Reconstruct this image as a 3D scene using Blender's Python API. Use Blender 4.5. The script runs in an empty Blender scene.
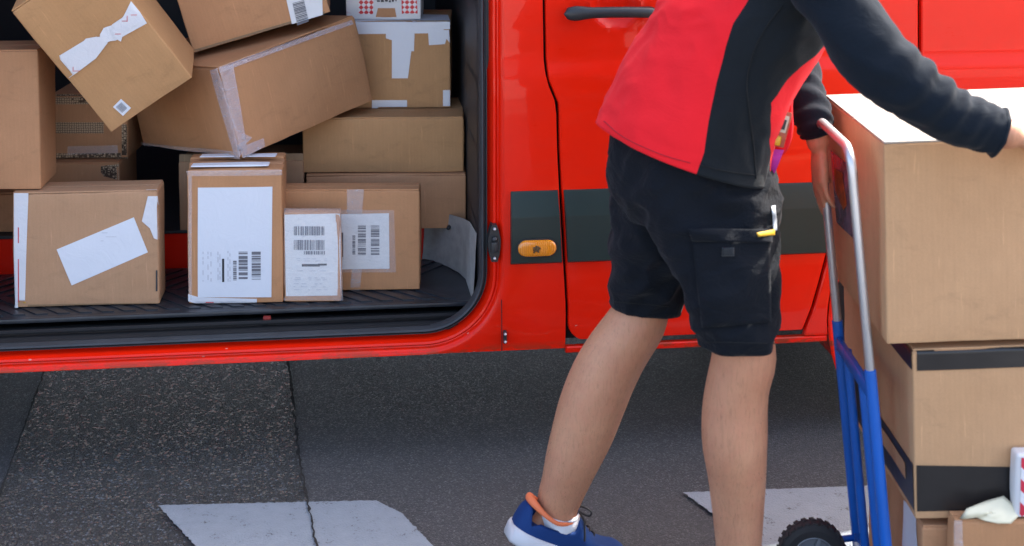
import bpy, bmesh, math, random
from mathutils.bvhtree import BVHTree
from mathutils import Vector, Matrix, Euler, noise
R=math.radians
random.seed(7)
sc=bpy.context.scene; C=sc.collection
# ------------------------------------------------------------------ camera model
FPX=1422.; PITCH=R(4); YH=-168.; CAMH=1.6
PPY=YH+FPX*math.tan(PITCH); cp,sp=math.cos(PITCH),math.sin(PITCH)
def ray(px,py):
    t=(py-PPY)/FPX
    return Vector(((px-512)/FPX, cp-t*sp, -sp-t*cp))
CAM=Vector((0,0,CAMH))
def W(px,py,Y):
    d=ray(px,py); return CAM+d*(Y/d.y)
def Wz(px,py,z):
    d=ray(px,py); return CAM+d*((z-CAMH)/d.z)
def pxr(r,Y): return r*Y/FPX
YAW=math.atan(.12)
VM=Matrix.Translation((0,3.55,0))@Matrix.Rotation(YAW,4,'Z')
VI=VM.inverted()
def V(px,py,dep=0.):
    o=VI@CAM; d=VI.to_3x3()@ray(px,py); k=(dep-o.y)/d.y; p=o+d*k
    return p.x,p.z
# ------------------------------------------------------------------ helpers
def link(name,me,mats,parent=None,smooth=True):
    o=bpy.data.objects.new(name,me); C.objects.link(o)
    for m in (mats if isinstance(mats,(list,tuple)) else [mats]): me.materials.append(m)
    if parent: o.parent=parent
    if smooth is not None:
        me.polygons.foreach_set('use_smooth',[bool(smooth)]*len(me.polygons))
        if smooth=='auto' :
            me.polygons.foreach_set('use_smooth',[True]*len(me.polygons))
            try: me.set_sharp_from_angle(angle=R(35))
            except Exception: pass
    me.update(); return o
def fin(bm,name,mats,parent=None,smooth='auto',weld=1e-5,recalc=True):
    if weld: bmesh.ops.remove_doubles(bm,verts=bm.verts,dist=weld)
    if recalc: bmesh.ops.recalc_face_normals(bm,faces=bm.faces)
    me=bpy.data.meshes.new(name); bm.to_mesh(me); bm.free()
    return link(name,me,mats,parent,smooth)
def tag(o,label=None,cat=None,group=None,kind=None):
    if label:o['label']=label
    if cat:o['category']=cat
    if group:o['group']=group
    if kind:o['kind']=kind
    return o
def empty(name,M,label,cat,group=None):
    o=bpy.data.objects.new(name,None); C.objects.link(o); o.matrix_world=M; o.empty_display_size=.1
    return tag(o,label,cat,group)
def quadgrid(bm,rows,closed=False,mi=0):
    vs=[[bm.verts.new(p) for p in r] for r in rows]
    fs=[]
    for a,b in zip(vs,vs[1:]):
        n=len(a)
        for i in range(n if closed else n-1):
            try:
                f=bm.faces.new((a[i],a[(i+1)%n],b[(i+1)%n],b[i])); f.material_index=mi; fs.append(f)
            except ValueError: pass
    return vs,fs
def box(bm,x0,x1,y0,y1,z0,z1,bev=0.,M=None):
    g=bmesh.ops.create_cube(bm,size=1)
    vs=g['verts']
    for v in vs:
        v.co=Vector((x0+(v.co.x+.5)*(x1-x0), y0+(v.co.y+.5)*(y1-y0), z0+(v.co.z+.5)*(z1-z0)))
    if bev>0:
        es=list({e for v in vs for e in v.link_edges})
        r=bmesh.ops.bevel(bm,geom=es,offset=bev,segments=2,profile=.6,affect='EDGES')
        vs=list(set(r['verts'])|{v for v in vs if v.is_valid})
    if M is not None:
        for v in vs: v.co=M@v.co
def rbox(bm,w,d,h,r=.004,n=14,disp=.0015,seed=0.,bulge=.002,o=(0,0,0),M=None):
    """rounded, slightly warped carton shell with its corner at o"""
    def params(L):
        inner=[r+(L-2*r)*i/n for i in range(n+1)]
        return [0,r*.3,r*.65]+inner+[L-r*.65,L-r*.3,L]
    def put(p):
        q=Vector((min(max(p[0],r),w-r),min(max(p[1],r),d-r),min(max(p[2],r),h-r)))
        v=Vector(p)-q
        if v.length>1e-9: nn=v.normalized(); v=q+nn*r
        else: nn=Vector((0,0,0)); v=q
        u=(p[0]/w)*(1-p[0]/w)*4; s=(p[1]/d)*(1-p[1]/d)*4; t=(p[2]/h)*(1-p[2]/h)*4
        bl=bulge*(t*u*abs(nn.y)+t*s*abs(nn.x)+u*s*abs(nn.z))
        ns=noise.noise(Vector((v.x*4+seed,v.y*4,v.z*4)))*disp*1.2+noise.noise(Vector((v.x*17+seed,v.y*17,v.z*17)))*disp*.35
        v=v+nn*(bl+ns*2-(disp if nn.z<-.5 else 0))
        v=v+Vector(o)
        return M@v if M is not None else v
    X,Y,Z=params(w),params(d),params(h)
    quadgrid(bm,[[put((x,0,z)) for x in X] for z in Z]); quadgrid(bm,[[put((x,d,z)) for x in X] for z in Z])
    quadgrid(bm,[[put((0,y,z)) for y in Y] for z in Z]); quadgrid(bm,[[put((w,y,z)) for y in Y] for z in Z])
    quadgrid(bm,[[put((x,y,0)) for x in X] for y in Y]); quadgrid(bm,[[put((x,y,h)) for x in X] for y in Y])
def smoothpts(pts,k):
    """catmull-rom through tuples"""
    P=[tuple(p) for p in pts]; out=[]
    for i in range(len(P)-1):
        a=P[max(i-1,0)];b=P[i];c=P[i+1];d=P[min(i+2,len(P)-1)]
        for s in range(k):
            t=s/k
            out.append(tuple(.5*((2*b[j])+(-a[j]+c[j])*t+(2*a[j]-5*b[j]+4*c[j]-d[j])*t*t+(-a[j]+3*b[j]-3*c[j]+d[j])*t**3) for j in range(len(b))))
    out.append(P[-1]); return out
def tube(bm,pts,rad,n=16,cap=True,side=None,asp=1.,mi=0,dispf=None,k=1,round_=1.0):
    """loft of ellipses along pts; rad per point or float; asp = width ratio across 'side'"""
    if not isinstance(rad,(list,tuple)): rad=[rad]*len(pts)
    q=[tuple(p)+(r,) for p,r in zip(pts,rad)]
    if k>1: q=smoothpts(q,k)
    P=[Vector(x[:3]) for x in q]; Rr=[x[3] for x in q]
    if cap:
        ta=(P[0]-P[1]).normalized(); tb=(P[-1]-P[-2]).normalized(); ra,rb=Rr[0],Rr[-1]
        pre=[(P[0]+ta*ra*round_*math.sin(a),ra*math.cos(a)) for a in (R(86),R(60),R(32))]
        post=[(P[-1]+tb*rb*round_*math.sin(a),rb*math.cos(a)) for a in (R(32),R(60),R(86))]
        P=[p for p,_ in pre]+P+[p for p,_ in post]; Rr=[r for _,r in pre]+Rr+[r for _,r in post]
    T=[(P[min(i+1,len(P)-1)]-P[max(i-1,0)]).normalized() for i in range(len(P))]
    s=Vector(side) if side is not None else (Vector((0,0,1)) if abs(T[0].z)<.8 else Vector((0,1,0)))
    rows=[]; s=(s-T[0]*s.dot(T[0])).normalized()
    for i,(p,t,r) in enumerate(zip(P,T,Rr)):
        s=(s-t*s.dot(t)).normalized(); u=t.cross(s)
        row=[]
        for j in range(n):
            a=2*math.pi*j/n; v=p+s*(r*asp*math.cos(a))+u*(r*math.sin(a))
            if dispf: v=v+(s*math.cos(a)+u*math.sin(a))*dispf(i/(len(P)-1),a,v)
            row.append(v)
        rows.append(row)
    vs,_=quadgrid(bm,rows,True,mi)
    if cap:
        for r_ in (vs[0],vs[-1]):
            try: f=bm.faces.new(r_); f.material_index=mi
            except ValueError: pass
    return vs
def prism(bm,poly,y0,y1,ax='y',mi=0):
    """extrude a 2-D polygon; ax = axis of extrusion"""
    def m(a,b,c): return (a,c,b) if ax=='y' else ((c,a,b) if ax=='x' else (a,b,c))
    A=[bm.verts.new(m(a,b,y0)) for a,b in poly]; B=[bm.verts.new(m(a,b,y1)) for a,b in poly]
    n=len(poly)
    bm.faces.new(A).material_index=mi; bm.faces.new(B[::-1]).material_index=mi
    for i in range(n): bm.faces.new((A[i],B[i],B[(i+1)%n],A[(i+1)%n])).material_index=mi
def evalmesh(o):
    dg=bpy.context.evaluated_depsgraph_get(); dg.update()
    me=bpy.data.meshes.new_from_object(o.evaluated_get(dg)); return me
def remeshed(bm,vox,smooth_it=4,fac=.5):
    bmesh.ops.recalc_face_normals(bm,faces=bm.faces)
    me=bpy.data.meshes.new('tmp'); bm.to_mesh(me); bm.free()
    o=bpy.data.objects.new('tmp',me); C.objects.link(o)
    m=o.modifiers.new('r','REMESH'); m.mode='VOXEL'; m.voxel_size=vox
    if smooth_it:
        m=o.modifiers.new('s','SMOOTH'); m.factor=fac; m.iterations=smooth_it
    r=evalmesh(o); bpy.data.objects.remove(o); return r
# ------------------------------------------------------------------ materials
class NT:
    def __init__(s,name):
        s.m=bpy.data.materials.new(name); s.m.use_nodes=True; s.t=s.m.node_tree; s.b=s.t.nodes['Principled BSDF']
        s.out=s.t.nodes['Material Output']; s._tc=None
    def n(s,ty,**k):
        x=s.t.nodes.new(ty)
        for a,v in k.items():
            if a.startswith('i_'): x.inputs[int(a[2:])].default_value=v
            else: setattr(x,a,v)
        return x
    def l(s,a,b): s.t.links.new(a,b)
    def tc(s):
        if not s._tc: s._tc=s.n('ShaderNodeTexCoord')
        return s._tc.outputs['Object']
    def mapping(s,scale=(1,1,1),rot=(0,0,0),src=None):
        x=s.n('ShaderNodeMapping'); x.inputs['Scale'].default_value=scale; x.inputs['Rotation'].default_value=rot
        s.l(src or s.tc(),x.inputs[0]); return x.outputs[0]
    def noise(s,scale,detail=3,rough=.5,vec=None,dist=0):
        x=s.n('ShaderNodeTexNoise'); x.inputs['Scale'].default_value=scale; x.inputs['Detail'].default_value=detail
        x.inputs['Roughness'].default_value=rough; x.inputs['Distortion'].default_value=dist
        s.l(vec or s.tc(),x.inputs['Vector']); return x.outputs['Fac']
    def ramp(s,fac,stops,interp='LINEAR'):
        x=s.n('ShaderNodeValToRGB'); cr=x.color_ramp; cr.interpolation=interp
        while len(cr.elements)<len(stops): cr.elements.new(.5)
        for e,(p,c) in zip(cr.elements,stops):
            e.position=p; e.color=(c,c,c,1) if isinstance(c,(int,float)) else (*c,1)
        s.l(fac,x.inputs[0]); return x.outputs[0]
    def math(s,op,a,b=None,clamp=False):
        x=s.n('ShaderNodeMath',operation=op,use_clamp=clamp)
        for i,v in enumerate((a,b)):
            if v is None: continue
            if isinstance(v,(int,float)): x.inputs[i].default_value=v
            else: s.l(v,x.inputs[i])
        return x.outputs[0]
    def mix(s,fac,a,b,mode='MIX'):
        x=s.n('ShaderNodeMix',data_type='RGBA',blend_type=mode)
        for i,v in ((0,fac),(6,a),(7,b)):
            if isinstance(v,(int,float)): x.inputs[i].default_value=v
            elif isinstance(v,tuple): x.inputs[i].default_value=(*v[:3],1)
            else: s.l(v,x.inputs[i])
        return x.outputs[2]
    def bump(s,h,strength=.3,dist=.002,prev=None):
        x=s.n('ShaderNodeBump'); x.inputs['Strength'].default_value=strength; x.inputs['Distance'].default_value=dist
        s.l(h,x.inputs['Height'])
        if prev: s.l(prev,x.inputs['Normal'])
        return x.outputs[0]
    def set(s,**k):
        for a,v in k.items():
            i=s.b.inputs[a.replace('_',' ')]
            if isinstance(v,(int,float)): i.default_value=v
            elif isinstance(v,tuple): i.default_value=(*v,1) if len(v)==3 and i.type=='RGBA' else v
            else: s.l(v,i)
        return s
def plain(name,col,rough=.5,metal=0.,bs=0.,bscale=200.,var=.12,vscale=6.,**kw):
    t=NT(name); f=t.noise(vscale,4,.6)
    c=t.mix(1.,col,t.ramp(f,[(.3,1-var),(.7,1+var if 1+var<=1 else 1.)]),'MULTIPLY')
    t.set(Base_Color=c,Roughness=rough,Metallic=metal)
    if bs: t.set(Normal=t.bump(t.noise(bscale,3),bs,.001))
    t.set(**kw); return t.m
def paint():
    t=NT('red_vehicle_paint')
    n1=t.noise(5,5,.6); col=t.mix(t.ramp(n1,[(.35,0.),(.75,1.)]),(.82,.014,.0015),(.76,.012,.0015))
    # grime and rubbed paint close to the sill
    sx=t.n('ShaderNodeSeparateXYZ'); t.l(t.tc(),sx.inputs[0])
    low=t.math('SUBTRACT',1.,t.math('MULTIPLY',t.math('SUBTRACT',sx.outputs[2],.268),34.,True),True)
    n2=t.noise(38,6,.7,t.mapping((.35,1,1))); spots=t.ramp(n2,[(.46,0.),(.56,1.)])
    col=t.mix(t.math('MULTIPLY',t.math('MULTIPLY',low,spots),.75),col,(.16,.05,.02))
    n3=t.noise(11,6,.75,t.mapping((.5,1,3))); dust=t.math('MULTIPLY',t.ramp(n3,[(.52,0.),(.8,1.)]),.05)
    col=t.mix(dust,col,(.4,.16,.10))
    v=t.n('ShaderNodeTexVoronoi'); v.inputs['Scale'].default_value=46; t.l(t.mapping((.5,1,1)),v.inputs['Vector'])
    lowm=t.math('SUBTRACT',1.,t.math('MULTIPLY',t.math('SUBTRACT',sx.outputs[2],.33),30.,True),True)
    chip=t.math('MULTIPLY',t.math('LESS_THAN',v.outputs['Distance'],.09),t.math('MULTIPLY',lowm,t.math('GREATER_THAN',t.noise(7,2),.55)))
    col=t.mix(t.math('MULTIPLY',chip,.7),col,(.55,.36,.3))
    t.set(Base_Color=col,Roughness=t.ramp(n3,[(.3,.26),(.8,.42)]),Coat_Weight=.28,Coat_Roughness=.03,
          Normal=t.bump(t.noise(6,2),.07,.03,t.bump(t.noise(420,2),.03,.0005)))
    t.set(Specular_IOR_Level=.15)
    return t.m
RED=paint()
def cardboard(name,col,rough=.8,stripe=1.,dirt=.0):
    t=NT(name)
    oi=t.n('ShaderNodeObjectInfo')
    a=t.noise(2.6,4,.6); b=t.noise(60,5,.65,t.mapping((1,1,.25))); d=t.noise(420,2,.5)
    c=t.mix(t.ramp(a,[(.3,0.),(.72,1.)]),tuple(x*1.07 for x in col),tuple(x*y for x,y in zip(col,(.90,.87,.83))))
    c=t.mix(.35,c,t.ramp(b,[(.2,.72),(.8,1.)]),'MULTIPLY'); c=t.mix(.25,c,t.ramp(d,[(.3,.7),(.7,1.)]),'MULTIPLY')
    sc_=t.noise(7,6,.72,t.mapping((1,1,2.2),(.3,.5,.2)),1.5); c=t.mix(t.math('MULTIPLY',t.ramp(sc_,[(.55,0.),(.70,1.)]),.36),c,tuple(x*.62 for x in col))
    sc2=t.noise(90,3,.8,t.mapping((1,1,.06),(.0,.4,.0))); c=t.mix(t.math('MULTIPLY',t.ramp(sc2,[(.63,0.),(.72,1.)]),.30),c,tuple(min(1,x*1.5) for x in col))
    w=t.n('ShaderNodeTexWave',wave_type='BANDS',bands_direction='X'); w.inputs['Scale'].default_value=32; w.inputs['Distortion'].default_value=.5; t.l(t.tc(),w.inputs['Vector'])
    c=t.mix(.02*stripe,c,w.outputs['Fac'],'MULTIPLY')
    t.set(Base_Color=c,Roughness=rough,Specular_IOR_Level=.3,
      Normal=t.bump(w.outputs['Fac'],.035*stripe,.0008,t.bump(t.noise(14,4,.6),.22,.006,t.bump(d,.15,.0004))))
    return t.m
CB=[cardboard('kraft_board_warm',(.53,.265,.125)),cardboard('kraft_board_tan',(.50,.27,.12)),cardboard('kraft_board_brown',(.53,.27,.135)),cardboard('kraft_board_grey',(.49,.285,.16)),cardboard('kraft_board_pale',(.59,.34,.175))]
BD=[cardboard('dark_brown_board',(.28,.18,.10))]  # darker brown board for the crease strips
FLAPM=cardboard('inner_board_edge',(.40,.27,.16))
def paper(name,col,wr=.25,sc_=18):
    t=NT(name); n=t.noise(sc_,5,.65,None,1.2)
    f=t.noise(120,3); s=t.noise(34,5,.8,t.mapping((1,1,3),(.2,.7,.3)))
    c=t.mix(t.math('MULTIPLY',t.ramp(s,[(.60,0.),(.72,1.)]),.10),col,(.35,.35,.4))
    t.set(Base_Color=c,Roughness=.45,Normal=t.bump(n,wr,.004,t.bump(f,.08,.0005)),Specular_IOR_Level=.45); return t.m
PAPER=paper('white_label_paper',(.68,.70,.74),.3); PAPERW=paper('warm_label_paper',(.70,.69,.67),.3)
TAPEW=paper('white_packing_tape',(.66,.66,.68),.45,30)
def clear(name,col=(.85,.83,.88),a=.30,rough=.18):
    t=NT(name); n=t.noise(26,5,.7,t.mapping((1,1,2.5)),1.6)
    t.set(Base_Color=col,Roughness=rough,Alpha=t.ramp(n,[(.3,a*.55),(.62,a),(.72,min(1,a*2.2))]),Normal=t.bump(n,.5,.004)); return t.m
CLEAR=clear('clear_packing_tape',(.85,.80,.78),.20); CLEARF=clear('clear_film_pouch',(.9,.9,.93),.10,.12)
MILKY=clear('milky_packing_tape',(.74,.66,.68),.34,.2)
def hexmesh():
    t=NT('reinforced_mesh_tape'); v=t.n('ShaderNodeTexVoronoi',feature='DISTANCE_TO_EDGE'); v.inputs['Scale'].default_value=150; v.inputs['Randomness'].default_value=.25; t.l(t.tc(),v.inputs['Vector'])
    e=t.ramp(v.outputs['Distance'],[(.07,1.),(.12,0.)]); c=t.mix(e,(.50,.36,.23),(.09,.06,.04))
    t.set(Base_Color=c,Roughness=.25); return t.m
HEXM=hexmesh()
def redcheck():
    t=NT('red_check_tape'); ck=t.n('ShaderNodeTexChecker'); ck.inputs['Scale'].default_value=95; t.l(t.mapping((1,1,1),(0,R(45),0)),ck.inputs['Vector'])
    t.set(Base_Color=t.mix(ck.outputs['Fac'],(.75,.70,.70),(.62,.02,.03)),Roughness=.35); return t.m
CHECK=redcheck()
INK=plain('black_ink',(.03,.03,.035),.5); INKG=plain('grey_ink',(.16,.16,.18),.5); INKL=plain('faint_ink',(.50,.50,.54),.5); INKR=plain('red_ink',(.62,.04,.05),.5)
WHITEP=plain('white_board',(.72,.70,.69),.5); YEL=plain('yellow_tape',(.62,.42,.03),.5)
RUB=plain('seal_rubber',(.036,.041,.047),.55,0,.25,60,.3,12); BLK=plain('black_plastic',(.020,.023,.026),.42,0,.2,300)
TRIM=plain('grey_green_trim_plastic',(.022,.038,.035),.36,0,.12,500,.2,5,Specular_IOR_Level=.28)
INT=plain('grey_interior_plastic',(.075,.08,.09),.5,0,.3,260,.3,8); INTL=plain('light_grey_interior_plastic',(.40,.39,.37),.5,0,.3,200,.3,30)
DARKM=plain('dark_metal',(.03,.03,.033),.5,.2); CHROME=plain('brushed_steel',(.66,.66,.67),.42,.85)
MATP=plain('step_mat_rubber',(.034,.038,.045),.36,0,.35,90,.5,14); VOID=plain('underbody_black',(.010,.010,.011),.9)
BLUE=plain('blue_powder_coat',(.010,.12,.50),.32,0,.1,150,.15,9); TYRE=plain('tyre_rubber',(.035,.032,.030),.8,0,.6,120,.3,20)
GREYR=plain('grey_wheel_rim',(.25,.26,.27),.5,.3)
t=NT('dark_glass'); t.set(Base_Color=(.02,.025,.03),Roughness=.05,Specular_IOR_Level=.8); GLASS=t.m
t=NT('amber_lens'); 
w=t.n('ShaderNodeTexWave',wave_type='BANDS',bands_direction='X'); w.inputs['Scale'].default_value=60; t.l(t.tc(),w.inputs['Vector'])
t.set(Base_Color=t.mix(w.outputs['Fac'],(.80,.28,.01),(.68,.20,.005)),Roughness=.15,Coat_Weight=1.,Subsurface_Weight=.0,Normal=t.bump(w.outputs['Fac'],.3,.002)); AMBER=t.m
t=NT('lamp_glass'); t.set(Base_Color=(.7,.72,.75),Roughness=.1,Coat_Weight=1.); LAMPG=t.m
# ------------------------------------------------------------------ ground
def asphalt(name,base,bright,scale,coarse,gloss,spark=.3,pitk=.6,glint=.22):
    t=NT(name); 
    v=t.n('ShaderNodeTexVoronoi'); v.inputs['Scale'].default_value=scale; t.l(t.tc(),v.inputs['Vector'])
    v2=t.n('ShaderNodeTexVoronoi'); v2.inputs['Scale'].default_value=scale*2.3; t.l(t.tc(),v2.inputs['Vector'])
    big=t.noise(1.3,5,.6); med=t.noise(9,5,.7); fine=t.noise(scale*1.6,3,.7)
    c=t.mix(t.ramp(big,[(.3,0.),(.7,1.)]),base,tuple(x*.78 for x in base))
    c=t.mix(t.math('MULTIPLY',t.ramp(med,[(.45,0.),(.75,1.)]),.35),c,tuple(x*1.35 for x in base))
    sx=t.n('ShaderNodeSeparateColor'); t.l(v.outputs['Color'],sx.inputs[0])
    c=t.mix(t.ramp(sx.outputs[0],[(.0,.0),(.55,spark*.35),(.86,spark),(.93,1.)]),c,bright)
    pit=t.ramp(v.outputs['Distance'],[(.25,0.),(.65,1.)]); c=t.mix(t.math('MULTIPLY',pit,pitk),c,tuple(x*.35 for x in base))
    h=t.math('ADD',t.math('MULTIPLY',t.math('SUBTRACT',1.,v.outputs['Distance']),1.),t.math('MULTIPLY',fine,.7))
    t.set(Base_Color=c,Roughness=t.mix(t.ramp(sx.outputs[1],[(.80,0.),(.86,1.)]),t.ramp(fine,[(.3,gloss),(.7,min(1,gloss+.25))]),(glint,glint,glint)),
      Normal=t.bump(h,coarse,.006,t.bump(v2.outputs['Distance'],.4*coarse,.003)),Specular_IOR_Level=.5)
    return t.m
ASPH=asphalt('asphalt',(.046,.049,.056),(.105,.11,.125),250,.5,.58,.20,.5,.45)
ASPH2=asphalt('coarse_asphalt',(.024,.026,.029),(.14,.16,.185),165,1.,.5,.20,.85,.16)  # bright bluish stones paint glints into the colour
bm=bmesh.new(); bmesh.ops.create_grid(bm,x_segments=8,y_segments=8,size=500)
tag(fin(bm,'road',ASPH,smooth=False),kind='structure')
def jag(a,b,step,amp,seed):
    a=Vector(a);b=Vector(b); L=(b-a).length; n=max(2,int(L/step)); d=(b-a).normalized(); nrm=Vector((-d.y,d.x))
    return [a+(b-a)*i/n+nrm*(noise.noise(Vector((i*.37+seed,seed,0)))*amp*1.4+noise.noise(Vector((i*1.9+seed,seed,4)))*amp*.7) for i in range(n+1)]
g=lambda x,y:Wz(x,y,0).to_2d()
seamL=[g(45,372),g(2,492)]; dL=(seamL[0]-seamL[1]); seamL=[seamL[1]-dL*1.3,seamL[1],seamL[0],seamL[0]+dL*2.5]
seamR=[g(288,363),g(300,468),g(316,546)]; seamR=[seamR[2]+(seamR[2]-seamR[1])*3]+seamR[::-1]+[seamR[0]+(seamR[0]-seamR[1])*2.5]
def chain(P,step,amp,seed):
    out=[]
    for i in range(len(P)-1):
        s=jag(P[i],P[i+1],step,amp,seed+i*3); out+=s if i==0 else s[1:]
    return out
CL=chain(seamL,.012,.003,3.1); CR=chain(seamR,.012,.004,8.7)
bm=bmesh.new()
def resamp(P,n):
    out=[]
    for i in range(n):
        f=i/(n-1)*(len(P)-1); k=min(int(f),len(P)-2); out.append(P[k].lerp(P[k+1],f-k))
    return out
A_=resamp(CL,300); B_=resamp(CR,300)
quadgrid(bm,[[(a.x*(1-t)+b.x*t,a.y*(1-t)+b.y*t,.003) for t in [i/10 for i in range(11)]] for a,b in zip(A_,B_)])
tag(fin(bm,'asphalt_strip',ASPH2,smooth=False),kind='structure')
CRK=plain('crack_dirt',(.012,.011,.010),.95)
for nm,P,w0,w1 in (('road_seam',CL,.003,.0035),('road_seam',CR,.0035,.0035)):
    bm=bmesh.new(); rows=[]
    for i,p in enumerate(P):
        w=w0*(.3+abs(noise.noise(Vector((i*.45,w0*999,2))))*2.2)
        rows.append([(p.x-w,p.y,.0105),(p.x+w,p.y,.0105)])
    quadgrid(bm,rows); tag(fin(bm,nm,CRK,smooth=False),kind='structure')
def markmat():
    t=NT('worn_road_paint'); a=t.noise(26,6,.75); b=t.noise(160,4,.7); v=t.n('ShaderNodeTexVoronoi'); v.inputs['Scale'].default_value=210; t.l(t.tc(),v.inputs['Vector'])
    c=t.mix(t.ramp(a,[(.3,0.),(.7,1.)]),(.215,.25,.29),(.18,.21,.245))
    wear=t.math('ADD',t.math('MULTIPLY',a,.6),t.math('MULTIPLY',b,.5)); c=t.mix(t.ramp(wear,[(.635,0.),(.68,1.)]),c,(.06,.062,.068))
    t.set(Base_Color=c,Roughness=.6,Normal=t.bump(v.outputs['Distance'],.35,.003,t.bump(b,.3,.002))); return t.m
MARK=markmat()
def marking(poly,seed):
    P=[g(*p) for p in poly]; out=[]
    for i in range(len(P)):
        out+=jag(P[i],P[(i+1)%len(P)],.005,.0032,seed+i*5)[:-1]
    bm=bmesh.new(); vs=[bm.verts.new((p.x,p.y,.007)) for p in out]; f=bm.faces.new(vs); bmesh.ops.triangulate(bm,faces=[f])
    tag(fin(bm,'road_marking',MARK,smooth=False),kind='structure')
marking([(158,508),(376,503),(402,516),(436,552),(560,760),(330,780),(228,584)],1.)
marking([(683,495),(905,487),(1010,486),(1090,640),(820,600),(762,552)],40.)
BOUNCE_PAVE=plain('bounce_paving',(.46,.43,.38),.85,0,.4,40,.15,1.2)  # pale surface for the added, unseen paving on both sides
bm=bmesh.new(); box(bm,-30,30,-40,-.9,-.05,.12); tag(fin(bm,'bounce_pavement',BOUNCE_PAVE,smooth=False),kind='structure')  # unseen, added behind the camera to bounce warm sun onto the scene
bm=bmesh.new(); box(bm,-30,30,2.85,40,-.05,.12,0,VM); tag(fin(bm,'bounce_pavement',BOUNCE_PAVE,smooth=False),kind='structure')  # unseen, added beyond the van as a bright source for road reflections
bm=bmesh.new(); box(bm,-30,30,2.70,2.847,-.05,.125,.01,VM); tag(fin(bm,'added_kerb',plain('added_far_kerb_stone',(.38,.37,.35),.8,0,.3,60),smooth=False),kind='structure')  # unseen edge of the added far paving
bm=bmesh.new(); box(bm,-30,30,-.897,-.75,-.05,.125,.01); tag(fin(bm,'added_kerb',plain('added_kerb_stone',(.38,.37,.35),.8,0,.3,60),smooth=False),kind='structure')  # unseen edge of the added paving behind the camera
# ------------------------------------------------------------------ VAN
van=empty('delivery_van',VM,'red delivery van with its side door open and parcels piled inside','van')
zc=V(500,72)[1]                        # body crease height
zt0,zt1=V(535,263)[1],V(535,190)[1]    # trim strip
zsb=V(300,361,.02)[1]
def prof(z):
    """outward (towards -y) shape of the side skin"""
    s=min(max((z-(zc-.02))/.05,0),1); s=s*s*(3-2*s)
    y=.008*s
    y+=max(0,z-1.15)**2*.10
    y+=max(0,.50-z)**2*.25
    return y
SX1=V(476,150,.05)[0]; SZ0=V(300,328,.05)[1]; SX0=SX1-1.36; SZ1=1.98; SR=.135
def rr(d,y,nb=60,na=16,ns=40):
    """counter-clockwise rounded loop grown by d; yields (x,y,z) and a role"""
    x0,x1,z0,z1,r=SX0-d,SX1+d,SZ0-d,SZ1+d,SR+d; L=[]
    for i in range(nb): L.append((x0+r+(x1-x0-2*r)*i/nb,z0,'b',i/nb))
    for i in range(na): a=-math.pi/2+math.pi/2*i/na; L.append((x1-r+r*math.cos(a),z0+r+r*math.sin(a),'c',i/na))
    for i in range(ns): L.append((x1,z0+r+(z1-z0-2*r)*i/ns,'r',i/ns))
    for i in range(na): a=math.pi/2*i/na; L.append((x1-r+r*math.cos(a),z1-r+r*math.sin(a),'d',i/na))
    for i in range(nb): L.append((x1-r-(x1-x0-2*r)*i/nb,z1,'t',i/nb))
    for i in range(na): a=math.pi/2+math.pi/2*i/na; L.append((x0+r+r*math.cos(a),z1-r+r*math.sin(a),'e',i/na))
    for i in range(ns): L.append((x0,z1-r-(z1-z0-2*r)*i/ns,'l',i/ns))
    for i in range(na): a=math.pi+math.pi/2*i/na; L.append((x0+r+r*math.cos(a),z0+r+r*math.sin(a),'f',i/na))
    return [((x,y,z),role,t) for x,z,role,t in L]
# door gap curve (rear edge of front door)
gp=[(z,x) for x,z in [V(*p) for p in ((543,-120),(543,0),(544,60),(546,80),(556,104),(557,150),(559,190),(563,262),(566,310),(571,326),(580,334))]]
gp=sorted(gp)
def interp(tab,z):
    if z<=tab[0][0]: return tab[0][1]
    for (a,b),(c,d) in zip(tab,tab[1:]):
        if z<=c: return b+(d-b)*(z-a)/(c-a)
    return tab[-1][1]
DB=V(640,340)[1]        # bottom edge of door
def gap(z): return interp(gp[2:],max(z,gp[2][0]))
BOTZ=V(530,350,.01)[1]
REARX=-3.05
bm=bmesh.new()
jamb=[(.022,.075),(.024,.050),(.032,.046),(.036,.040),(.040,.020),(.045,.012),(.052,.010),(.057,.014),(.060,.017),(.064,.016),(.070,.006),(.078,.001),(.086,.0)]
jamb=[(d if d<.029 else .028+(d-.028)*.72,y) for d,y in jamb]
rows=[[Vector(p[0]) for p in rr(d,y)] for d,y in jamb]
last=rr(jamb[-1][0],0)
outer=[]
rearx=SX0-.12
for (p,role,t) in last:
    x,y,z=p
    if role=='b': q=(x,0,z)
    elif role=='c':
        # arc to the square corner at (gap, bottom)
        zz=BOTZ; 
        if t<.5: q=(p[0]+(gap(zz)-p[0])*min(1,t*2)**1.0 if t>0 else x,0,zz+(z*0))
        else: q=(gap(zz+ (z-zz)*(t-.5)*2),0,zz+(z-zz)*(t-.5)*2)
        if t==0: q=(x,0,z)
    elif role=='r': q=(gap(z),0,z)
    elif role=='d': q=(gap(z)-.0,0,z)
    elif role=='t': q=(x,0,z+.03)
    elif role in('e',): q=(min(x,rearx+.05),0,z+.01)
    elif role=='l': q=(rearx,0,z)
    else: q=(rearx+(x-rearx)*t,0,z)
    outer.append(Vector(q))
K=10
base=rows[-1]
for k in range(1,K+1):
    rows.append([b.lerp(o,k/K) for b,o in zip(base,outer)])
edge=[Vector((o.x,.018,o.z)) for o in outer]; 
def sk(v): return Vector((v.x,v.y+prof(v.z),v.z))
rows=[[sk(v) for v in r] for r in rows]+[[sk(v) for v in edge]]
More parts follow.
